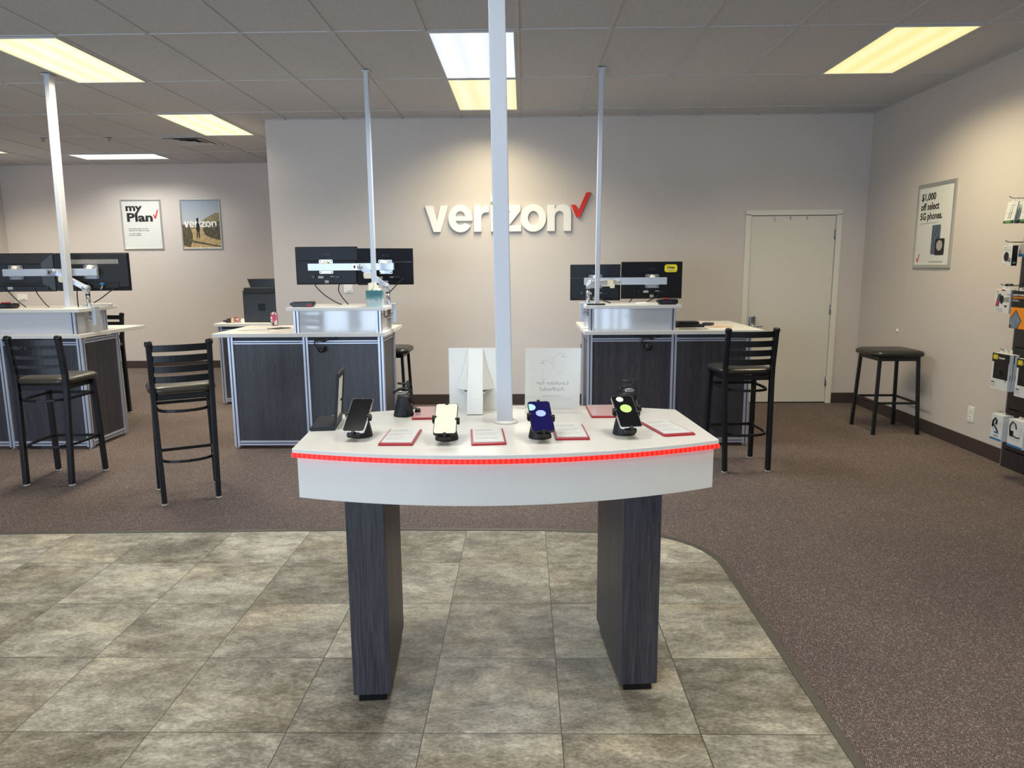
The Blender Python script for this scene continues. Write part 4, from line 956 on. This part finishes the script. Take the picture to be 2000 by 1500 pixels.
def phone_stand(label, x, y, rz, screen, case='chrome', discs=(), tilt=46, has_phone=True, cz=.078):
    t = thing('phone_stand', label, 'phone stand', (x, y, TH), rz, 'black cone security stands on the display table')
    b = MB()
    # oval cone sloping toward the back
    n = 28; vs = []
    oy, zs = (.022, .85) if has_phone else (0, 1)
    for (r, dy, z) in ((.038, 0, 0), (.039, .0, .004), (.034, .003, .03), (.028, .006, .056), (.025, .008, .07), (.020, .008, .075)):
        for k in range(n): a = 2*PI*k/n; vs.append((r*math.cos(a), oy+dy+r*math.sin(a)*.95, z*zs))
    fs = [(i*n+k, i*n+(k+1) % n, (i+1)*n+(k+1) % n, (i+1)*n+k) for i in range(5) for k in range(n)] + [tuple(range(n-1, -1, -1)), tuple(range(5*n, 6*n))]
    b._new(vs, fs, M['black_matte'], smooth=True); b.build('cone', t)
    b = MB(); b.lathe([(.009, 0), (.009, .018), (.006, .02)], (.012, -.026+oy, .018), M['black'], axis=1, n=14); b.build('lock_barrel', t)
    if has_phone:
        a = math.radians(tilt)
        # phone frame: x right, y up the phone, z towards viewer
        F = Matrix.Translation((0, 0, cz)) @ Matrix.Rotation(a, 4, 'X')
        w, h = .037, .077
        b = MB(F); b.prism(ell2(-w, -h, w, h, .009), -.0045, .004, M[case]); b.prism(ell2(-w+.002, -h+.002, w-.002, h-.002, .008), .004, .0046, M[screen])
        for (dx, dy, r, m) in discs:
            P = [(max(-w+.0022, min(w-.002, dx+r*math.cos(2*PI*i/28))), dy+r*math.sin(2*PI*i/28)) for i in range(28)]
            b.prism(P, .0046, .005, M[m])
        p = None
        ph = b.build('display_phone', t, bevel=.0008)
        c = MB(F); c.b2((-w-.006, -.008, -.012), (w+.006, .008, -.005), M['black']); c.b2((-.008, -h-.008, -.012), (.008, h+.006, -.005), M['black']); c.lathe([(.016, -.014), (.016, -.005)], (0, 0, 0), M['black'])
        for sx in (-1, 1): c.b2((sx*(w+.004)-.004, -.008+sx*-.006, -.012), (sx*(w+.004)+.004, .008+sx*-.006, .006), M['black']); c.lathe([(.0, .004), (.006, .0045), (.006, .008), (0, .0085)], (sx*(w-.001), sx*-.006, 0), M['black'], n=14)
        for sy in (-1, 1): c.b2((-.005, sy*(h+.003)-.003, -.012), (.005, sy*(h+.003)+.003, .0065), M['black']); c.b2((-.005, sy*(h-.004)-.004, .0047), (.005, sy*(h-.001)+.003, .0065), M['black'])
        c.b2((-.022, -h-.006, -.02), (.018, -h+.002, -.006), M['black']); c.build('grip', t, bevel=.001)
        c = MB(); c.tube([(.0, .024, .05), (.0, .004, cz-.010)], .012, M['black'], n=14); c.build('neck', t)
    else:
        c = MB(); c.tube([(-.022, -.012, .092), (-.008, -.018, .098), (.02, -.012, .092)], .003, M['steel']); c.build('lock_ring', t)
        c = MB(); c.b2((-.018, -.016, .086), (.014, .0, .094), M['chrome']); c.build('charging_head', t, bevel=.002)
        c = MB(); c.tube([(-.03, .01, .092), (-.014, 0, .106), (.02, .004, .11), (.034, .0, .09)], .0035, M['black']); c.tube([(-.022, .01, .124), (.03, .012, .120)], .0045, M['black']); c.tube([(.018, .012, .134), (.022, .004, .10), (.032, 0, .075), (.03, .0, .05)], .0045, M['black'])
        c.tube([(-.034, .0, .10), (-.036, 0, .085)], .005, M['black']); c.b2((.012, .004, .112), (.024, .014, .132), M['graphite']); c.build('empty_grip', t)
        c = MB(); c.tube([(.03, 0, .05), (.036, .01, .03), (.045, .02, .02)], .0022, M['steel']); c.lathe([(.010, 0), (.012, .006), (.010, .022), (0, .022)], (.05, .028, 0), M['black'], n=14); c.build('tether', t)
    return t
phone_stand('cone stand holding the phone with a plain black screen', -.553, 2.309, math.radians(-4), 'screen_black', 'chrome', tilt=33.6, cz=.076)
phone_stand('cone stand holding the phone with a lit cream white screen', -.256, 2.262, math.radians(2), 'screen_white', 'black', tilt=27, cz=.072)
phone_stand('cone stand holding the phone with a lit deep blue screen', .054, 2.283, math.radians(6), 'screen_blue', 'black', ((-.030, .045, .017, 'disc_sky'), (.001, .012, .0165, 'disc_violet')), tilt=27, cz=.075)
phone_stand('cone stand holding the black phone with a green circle', .340, 2.331, math.radians(8), 'screen_black', 'chrome', ((-.010, .058, .0125, 'disc_grey'), (.001, .012, .0195, 'disc_green')), tilt=31, cz=.080)
phone_stand('empty cone stand without phone at the back left of the table', -.463, 2.665, math.radians(0), None, has_phone=False)
phone_stand('empty cone stand hidden behind the phone with green circle', .402, 2.70, math.radians(8), None, has_phone=False)
def price_card(label, x, y, rz, printed=True, w=.112, d=.215):
    t = thing('price_card', label, 'price card', (x, y, TH), rz, 'red-based acrylic price cards on the display table')
    b = MB(); b.prism(ell2(-w/2, -d/2, w/2, d/2, .006), 0, .006, M['red']); b.build('base', t, bevel=.001)
    if printed:
        b = MB(); b.b2((-w/2+.007, -d/2+.018, .006), (w/2-.007, d/2-.006, .0075), M['paper']); random.seed(int(x*1000))
        for i in range(9):
            yy = d/2-.025-.016*i; L = random.uniform(.5, .95)
            if i in (2, 6): continue
            b.b2((-w/2+.014, yy, .0075), (-w/2+.014+(w-.028)*L, yy+(.005 if i == 0 else .0022), .0078), M['ink_grey'])
        b.build('printed_insert', t)
        b = MB(); b.b2((-w/2+.005, -d/2+.014, .0085), (w/2-.005, d/2-.002, .0125), M['acrylic']); b.build('acrylic_cover', t, bevel=.0008)
    else:
        b = MB(); b.b2((-w/2+.004, -d/2+.004, .006), (w/2-.004, d/2-.004, .0095), M['pink_acrylic']); b.build('acrylic_cover', t, bevel=.0008)
price_card('red price card between the black-screen phone and the white-screen phone', -.412, 2.302, math.radians(0))
price_card('red price card in front of the thick white pole', -.122, 2.305, math.radians(5))
price_card('red price card between the blue-screen and green-circle phones', .155, 2.37, math.radians(2))
price_card('red price card at the right end of the table, turned sideways', .495, 2.42, math.radians(13))
price_card('plain pinkish red card behind the white-screen phone', -.372, 2.695, math.radians(4), False)
price_card('plain pinkish red card between mirrored sign and green-circle phone', .305, 2.715, math.radians(1), False)
def black_stand():
    t = thing('sign_holder', 'black L-shaped sign holder with white card at the left end of the table', 'sign holder', (-.716, 2.507, TH), math.radians(7))
    b = MB(); b.b2((-.042, -.10, 0), (.042, .10, .014), M['black_matte']); b.build('base', t, bevel=.001)
    F = FR((.042, -.085, .0145), (0, 1, 0), (.09, 0, 1))   # faces +x, leaning right
    b = MB(F); W, H = .165, .185; b.ring([(0, 0), (W, 0), (W, H), (0, H)], [(.014, .02), (W-.014, .02), (W-.014, H-.02), (.014, H-.02)], -.006, .004, M['black_matte']); b.b2((.01, .015, -.006), (W-.01, H-.015, -.002), M['black_matte']); b.build('frame', t, bevel=.001)
    b = MB(F); b.b2((.014, .02, -.002), (W-.014, H-.02, .0), M['paper_warm']); b.build('card', t)
    b = MB(F); b.lathe([(.005, .004), (.005, .008), (0, .009)], (W/2, .08, 0), M['black'], n=12); b.build('button', t)
black_stand()
def easel_sign():
    t = thing('easel_sign', 'white cardboard easel sign seen from the back, left of the thick pole', 'sign', (-.19, 2.745, TH))
    up = (0, .045, 1)
    F = FR((0, 0, 0), (1, 0, 0), up); b = MB(F); b.b2((-.105, 0, -.003), (.105, .25, 0), M['paper_warm']); b.build('sheet', t)
    # easel: centre strip standing away at the bottom, curved wings back to the sheet
    b = MB(); s = .029
    def pt(x, v, d): q = F @ Vector((x, v, d)); return q
    rows = [(.245, .001), (.18, .022), (.12, .045), (.06, .064), (.0, .078)]
    vs = []
    for v, d in rows: vs += [pt(-s, v, d), pt(s, v, d)]
    fs = [(2*i, 2*i+1, 2*i+3, 2*i+2) for i in range(len(rows)-1)]; b._new(vs, fs, M['paper_warm']); o = b.build('easel_leg', t); so = o.modifiers.new('t', 'SOLIDIFY'); so.thickness = .0015
    for sg in (-1, 1):
        b = MB(); vs = []
        R = [(.245, .001, 0), (.2, .016, .008), (.15, .036, .022), (.11, .047, .036), (.09, .054, .042)]
        for v, d, g in R: vs += [pt(sg*s, v, d), pt(sg*(s+g), v, .002)]
        fs = [(2*i, 2*i+1, 2*i+3, 2*i+2) for i in range(len(R)-1)]; b._new(vs, fs, M['paper_warm']); o = b.build('easel_wing', t); so = o.modifiers.new('t', 'SOLIDIFY'); so.thickness = .0012
        b = MB(); b._new([pt(sg*s, .06, .064), pt(sg*s, .09, .056), pt(sg*s, .0, .078), pt(sg*(s-.0005), .0, .03), pt(sg*(s-.0005), .07, .012)], [(0, 1, 4, 3, 2)], M['paper_warm']); o = b.build('easel_fin', t); so = o.modifiers.new('t', 'SOLIDIFY'); so.thickness = .0012
    b = MB(); b._new([pt(-.052, .092, .002), pt(.052, .092, .002), pt(.034, .078, .058), pt(-.034, .078, .058)], [(0, 1, 2, 3)], M['paper_warm']); o = b.build('lock_flap', t); so = o.modifiers.new('t', 'SOLIDIFY'); so.thickness = .0012
easel_sign()
def mirrored_sign():
    t = thing('acrylic_sign', 'acrylic sign with mirrored earbud text right of the thick pole', 'sign', (.11, 2.765, TH), math.radians(-1))
    F = FR((0, 0, .008), (1, 0, 0), (.02, .05, 1)); W, H = .108, .236
    b = MB(F); b.b2((-W, 0, -.001), (W, H, 0), M['paper']); b.build('sheet', t)
    b = MB(F); b.b2((-W-.001, -.006, .0006), (W+.001, H+.003, .0022), M['acrylic']); b.build('acrylic_panel', t)
    b = MB(); b.b2((-W, -.07, 0), (W, .012, .004), M['acrylic']); b.b2((-W, -.074, 0), (W, -.070, .014), M['acrylic']); b.build('acrylic_foot', t)
    z = .0005
    text('Looking for', F, .062, .093, .0145, M['grey_print'], 'mirrored_lettering', t, width=.127, bold=.02, z=z, mirror=True)
    text('AirPods?', F, .048, .068, .0155, M['grey_print'], 'mirrored_lettering', t, width=.10, bold=.02, z=z, mirror=True)
    text('We have them.', F, .035, .046, .0075, M['pale_print'], 'mirrored_lettering', t, width=.075, bold=.02, z=z, mirror=True)
    b = MB(F); b.rect(-W+.004, .042, W-.004, .0426, M['grey_print'], z=z); b.rect(-.07, .0315, .08, .0335, M['pale_print'], z=z); b.build('small_print', t)
    def bud(cx, cy, sgn, ang):
        A = F @ Matrix.Translation((cx, cy, 0)) @ Matrix.Rotation(ang, 4, 'Z') @ Matrix.Diagonal((sgn, 1, 1, 1))
        pts = []
        pts += [(-.0085, -.050), (-.0085, -.012), (-.014, -.006), (-.021, .005), (-.022, .016), (-.014, .023), (0, .026), (.012, .021), (.026, .012), (.032, .0), (.026, -.012), (.012, -.014), (.0085, -.013), (.0085, -.050), (.0, -.055)]
        m = MB(A); n = len(pts); c = (0, 0)
        inn = [(x*.955+.0002, (y+.012)*.965-.012) for x, y in pts]; m.ring(pts, inn, 0, z, M['grey_print']); m.rect(-.014, .011, -.004, .015, M['grey_print'], z=z); m.build('earbud_outline', t)
    bud(-.030, .165, 1, -.05); bud(.030, .192, -1, -.05)
mirrored_sign()

# ------------------------------------------------------------------ slatwall and hanging packages
def slatwall():
    t = thing('slatwall_panel', 'dark slatwall display panel at the right edge of the photo', 'display panel', (3.60, 4.0, 0))
    y0, y1 = -.8, 1.262; zs = [.135, .44, .745, .90, 1.05, 1.205, 1.36, 1.51, 1.665, 1.82, 1.975]
    prev = .0
    for z in [.135, .285, .44, .595, .745, .90, 1.05, 1.205, 1.36, 1.51, 1.665, 1.82, 1.975, 2.13]:
        b = MB(); b.b2((0, y0, prev+(.006 if prev else .002)), (.03, y1, z-.003), M['slat']); b.build('slat', t, bevel=.002); prev = z+.003
    b = MB(); b.b2((.018, y0, .002), (.038, y1, 2.12), M['kick']); b.build('backer', t)
    b = MB(); b.b2((-.003, y1, .002), (.038, y1+.008, 2.13), M['slat_edge']); b.build('edge_trim', t)
slatwall()
def hook(y, z, x0, label):
    t = thing('display_hook', label, 'hook', (3.60, y, z), 0, 'metal hooks on the slatwall panel')
    b = MB(); L = 3.60-x0; b.tube([(-.004, 0, 0), (-L+.035, 0, 0), (-L+.015, 0, .004), (-L, 0, .014)], .0035, M['steel']); b.build('prong', t)
    b = MB(); b.b2((-.006, -.02, -.012), (0, .02, .045), M['steel']); b.build('bracket', t, bevel=.001)
    if 'black tag' in label:
        b = MB(); b.b2((-L+.035, -.004, -.004), (-L+.085, .004, .012), M['black']); b.b2((-L+.045, -.005, .002), (-L+.075, -.004, .007), M['grey_print']); b.build('tag', t, bevel=.002)
    return t
PG = 'boxed accessories hanging on the slatwall'
XF = 3.36
def package(name, label, y0, y1, z0, z1, xf, th, decor, cat='package', tabz=.03, group=PG, body='paper', lean=0):
    """box whose front faces -x; local frame x = towards -Y, origin at bottom far corner"""
    t = thing(name, label, cat, (xf+th, (y0+y1)/2, z0), 0, group); w = y1-y0; h = z1-z0
    F = FR((-th, 0, 0), (0, -1, 0), (lean, 0, 1)); b = MB(F); b.b2((-w/2, 0, -th+.0), (w/2, h, 0), M[body]); b.build('box', t, bevel=.001)
    b = MB(F); b.ring(ell2(-w*.22, h, w*.22, h+tabz, .008), ell2(-.014, h+tabz*.45, .014, h+tabz*.75, .004), -th*.5-.0006, -th*.5+.0006, M['paper']); b.build('hang_tab', t)
    decor(F, w, h, t, th); return t
def dec_otter(F, w, h, t, th):
    b = MB(F); b.rect(-w/2, h*.76, w/2, h, M['ink'], z=.0008); b.rect(-w*.37, h*.30, w*.47, h*.76, M['ink'], z=.0008); b.rect(-w*.40, h*.24, w*.20, h*.30, M['paper'], z=.0006); b.build('print', t)
    b = MB(F); b.prism(ell2(-w*.44, h*.83, -w*.18, h*.96, .008), .0008, .0014, M['yellow']); b.prism(ell2(-w*.405, h*.85, -w*.215, h*.94, .006), .0014, .0017, M['ink']); b.prism(ell2(-w*.39, h*.86, -w*.23, h*.93, .005), .0017, .002, M['yellow']); b.build('logo', t)
    text('Defender', F, -w*.12, h*.855, .014, M['paper'], 'lettering', t, width=w*.36, bold=.03, z=.0015)
    b = MB(F); b.prism(ell(w*.03, h*.5, w*.14, h*.11), .0009, .003, M['graphite']); b.prism(ell(w*.06, h*.5, w*.08, h*.075), .003, .004, M['black_gloss']); b.build('case_window', t)
    text('DROP+', F, -w*.44, h*.18, .009, M['ink'], 'lettering', t, width=w*.22, bold=.02, z=.001)
    b = MB(F)
    for i in range(3): b.rect(-w*.44, h*(.145-.03*i), -w*.2, h*(.15-.03*i), M['ink_grey'], z=.001)
    b.build('fine_print', t); b = MB(F); b.prism(ell(w*.36, h*.27, .008, .008), .0006, .0012, M['ink_grey']); b.build('round_mark', t)
    Fs = FR((F @ Vector((w/2, 0, 0))), (1, 0, 0)); b = MB(Fs); b.rect(th*.35, h*.3, th*.6, h*.45, M['ink_grey'], z=.0008); b.build('side_print', t)
g4 = 'white boxes on the fourth hook row'
package('phone_case_box', 'front white case box with black window, below the orange pack', 4.93, 5.113, .626, .883, 3.36, .028, dec_otter)
package('phone_case_box', 'second white case box right behind the front one with black window', 4.925, 5.108, .626, .883, 3.392, .028, dec_otter)
package('phone_case_box', 'white case box with black window cropped by the right edge', 4.68, 4.855, .613, .873, 3.36, .028, dec_otter)
def dec_headset(kind):
    def f(F, w, h, t, th):
        b = MB(F); b.rect(-w/2, 0, w/2, h*.08, M['blue'], z=.0008); b.build('band', t); b = MB(F)
        if kind == 0:
            b.rect(-w*.16, h*.27, w*.22, h*.34, M['blue'], z=.0008); b.rect(-w*.2, h*.15, w*.22, h*.2, M['ink_grey'], z=.0008)
        for i in range(4): b.rect(w*.22, h*(.72-.07*i), w*.42, h*(.735-.07*i), M['grey_print'], z=.0008)
        b.build('print', t)
        b = MB(F)
        if kind == 0:
            b.tube([(-w*.32, h*.5, .002), (-w*.3, h*.72, .002), (-w*.12, h*.85, .002), (w*.02, h*.78, .002), (-w*.02, h*.62, .002)], .006, M['black']); b.tube([(-w*.25, h*.6, .002), (-w*.05, h*.5, .002), (w*.16, h*.36, .002)], .005, M['black'])
        else:
            b.tube([(-w*.34, h*.45, .002), (-w*.38, h*.75, .002), (-w*.22, h*.92, .002), (-w*.02, h*.85, .002), (w*.05, h*.68, .002)], .004, M['black']); b.b2((-w*.36, h*.38, 0), (-w*.14, h*.58, .004), M['black']); b.tube([(-w*.2, h*.42, .002), (w*.1, h*.38, .002), (w*.3, h*.4, .002)], .004, M['black'])
        b.build('picture', t)
    return f
package('headset_box', 'white box picturing a one-ear headset on the lowest hook row', 4.935, 5.055, .267, .452, 3.36, .075, dec_headset(0), tabz=.02)
package('headset_box', 'white box picturing a headband headset, cropped by the right edge', 4.72, 4.873, .262, .452, 3.36, .075, dec_headset(1), tabz=.02)
def dec_charger(F, w, h, t, th):
    b = MB(F); b.rect(-w*.42, h*.88, -w*.1, h*.90, M['ink_grey'], z=.0008); b.rect(-w*.42, h*.78, w*.28, h*.80, M['grey_print'], z=.0008); b.rect(-w*.4, h*.08, -w*.15, h*.095, M['ink_grey'], z=.0008); b.build('print', t)
    b = MB(F); b.prism(ell(-w*.05, h*.46, .024, .032, n=10), 0, .003, M['ink']); b.tube([(w*.12, h*.42, .002), (w*.45, h*.34, .002)], .0015, M['ink']); b.tube([(w*.12, h*.3, .002), (w*.4, h*.24, .002)], .003, M['ink']); b.build('picture', t)
    Fs = FR((F @ Vector((w/2, 0, 0))), (1, 0, 0)); b = MB(Fs); b.rect(0, 0, th, h, M['ink'], z=.0008); b.rect(th*.25, h*.1, th*.75, h*.2, M['grey_print'], z=.0012); b.build('side_panel', t)
package('charger_box', 'white box with black side picturing a round black gadget, second hook row', 5.022, 5.122, 1.494, 1.632, 3.36, .038, dec_charger, tabz=.02)
def dec_plain(F, w, h, t, th):
    b = MB(F); b.rect(-w/2, 0, w/2, h*.22, M['blue'], z=.0008); b.build('print', t)
for i in range(3):
    package('slim_package', 'slim blue and white package %s on the second hook row' % ['directly behind the gadget box', 'in the middle', 'closest to the panel'][i], 4.94, 5.03, 1.555, 1.64, 3.41+.05*i, .016, dec_plain, tabz=.015, group='slim packages on the second hook row', body='grey_print')
def dec_mount(F, w, h, t, th):
    b = MB(F); b.rect(-w*.1, h*.95, w*.15, h, M['red'], z=.0008); b.prism(ell(-w*.36, h*.89, .011, .011), 0, .0008, M['red_ink']); b.prism(ell(-w*.36, h*.89, .007, .007), .0008, .0012, M['paper'])
    b.rect(w*.28, h*.79, w*.48, h*.81, M['red'], z=.0008)
    for i in range(4): b.rect(-w*.4+.01*(i % 2), h*(.2-.045*i), w*(.1 if i else .0), h*(.21-.045*i), M['grey_print'], z=.0008)
    b.build('print', t)
    b = MB(F); b.prism([(-w*.42, h*.3), (-w*.2, h*.27), (-w*.1, h*.82), (-w*.28, h*.80)], 0, .001, M['ink']); b.prism([(-w*.40, h*.32), (-w*.23, h*.29), (-w*.19, h*.56), (-w*.33, h*.58)], .001, .0014, M['pink']); b.prism([(-w*.33, h*.58), (-w*.19, h*.56), (-w*.15, h*.79), (-w*.27, h*.78)], .001, .0014, M['phone_print'])
    b.prism(ell(-w*.02, h*.58, w*.12, h*.18), 0, .002, M['ink']); b.prism([(w*.05, h*.5), (w*.45, h*.48), (w*.45, h*.7), (w*.08, h*.66)], 0, .0009, M['ink_grey']); b.prism([(w*.16, h*.34), (w*.36, h*.34), (w*.3, h*.26), (w*.22, h*.26)], 0, .001, M['ink']); b.build('picture', t)
package('phone_mount_box', 'white box picturing a pink phone on a car mount, third hook row', 4.995, 5.155, 1.165, 1.33, 3.36, .04, dec_mount, tabz=.022)
def dec_gadget(F, w, h, t, th):
    b = MB(F); b.rect(-w/2, 0, w/2, h, M['ink'], z=.0006); b.rect(-w/2, 0, w/2, h*.56, M['orange'], z=.0010); b.prism([(-w*.5, h*.26), (-w*.18, h*.5), (w*.18, h*.22), (-w*.02, 0), (-w*.5, 0)], .001, .0014, M['ink']); b.prism([(-w*.48, h*.245), (-w*.18, h*.47), (w*.15, h*.21), (-w*.05, .002), (-w*.48, .002)], .0014, .0018, M['holo']); b.build('print', t)
    text('GADGET GUARD', F, -w*.45, h*.87, .012, M['paper'], 'lettering', t, width=w*.62, bold=.03, z=.0012)
    text('SCREEN PROTECTION', F, -w*.45, h*.80, .012, M['orange'], 'lettering', t, width=w*.84, bold=.03, z=.0012)
    b = MB(F); b.rect(-w*.45, h*.755, -w*.1, h*.765, M['paper'], z=.0012); b.rect(-w*.45, h*.725, -w*.06, h*.733, M['paper'], z=.0012); b.prism(ell(-w*.43, h*.05, .008, .011), .0018, .0022, M['ink']); b.build('print', t)
package('screen_protector_pack', 'black and orange GADGET GUARD screen protection pack, third hook row', 4.80, 4.975, 1.07, 1.325, 3.36, .02, dec_gadget, tabz=.022, body='ink')
def dec_cable(F, w, h, t, th):
    b = MB(F); b.rect(-w/2, 0, w/2, h*.12, M['navy'], z=.0006); b.rect(-w*.36, h*.02, w*.25, h*.11, M['green'], z=.0009); b.rect(-w*.1, h*.80, w*.3, h*.83, M['ink_grey'], z=.0006); b.rect(-w*.4, h*.45, w*.35, h*.465, M['ink_grey'], z=.0006); b.build('print', t)
    b = MB(F); b.tube([(-w*.05, h*.75, .001), (-w*.1, h*.2, .001)], .0015, M['grey_print']); b.tube([(w*.15, h*.75, .001), (w*.08, h*.2, .001)], .0015, M['grey_print']); b.build('picture', t)
for i in range(4):
    package('cable_pack', 'white and green cable pack, %s on the top hook row' % ['front one', 'second from the front', 'third from the front', 'fourth from the front'][i], 5.06, 5.165, 1.787, 1.935, 3.37+.042*i, .008, dec_cable, tabz=.02, group='cable packs on the top hook row', lean=.16)
for i in range(2):
    package('cable_pack', 'cable pack at the right photo edge, %s on the top hook row' % ['front one', 'next one behind'][i], 4.90, 5.005, 1.787, 1.935, 3.37+.042*i, .008, dec_cable, tabz=.02, group='cable packs on the top hook row', lean=.16)
hook(5.113, 1.955, 3.36, 'metal hook carrying the white and green cable packs')
hook(5.07, 1.655, 3.335, 'metal hook above the white gadget box, second row')
hook(5.07, 1.357, 3.335, 'metal hook with a black tag above the car mount box')
hook(5.02, .907, 3.345, 'metal hook carrying the two white case boxes')
hook(4.995, .468, 3.36, 'metal hook carrying the one-ear headset box')
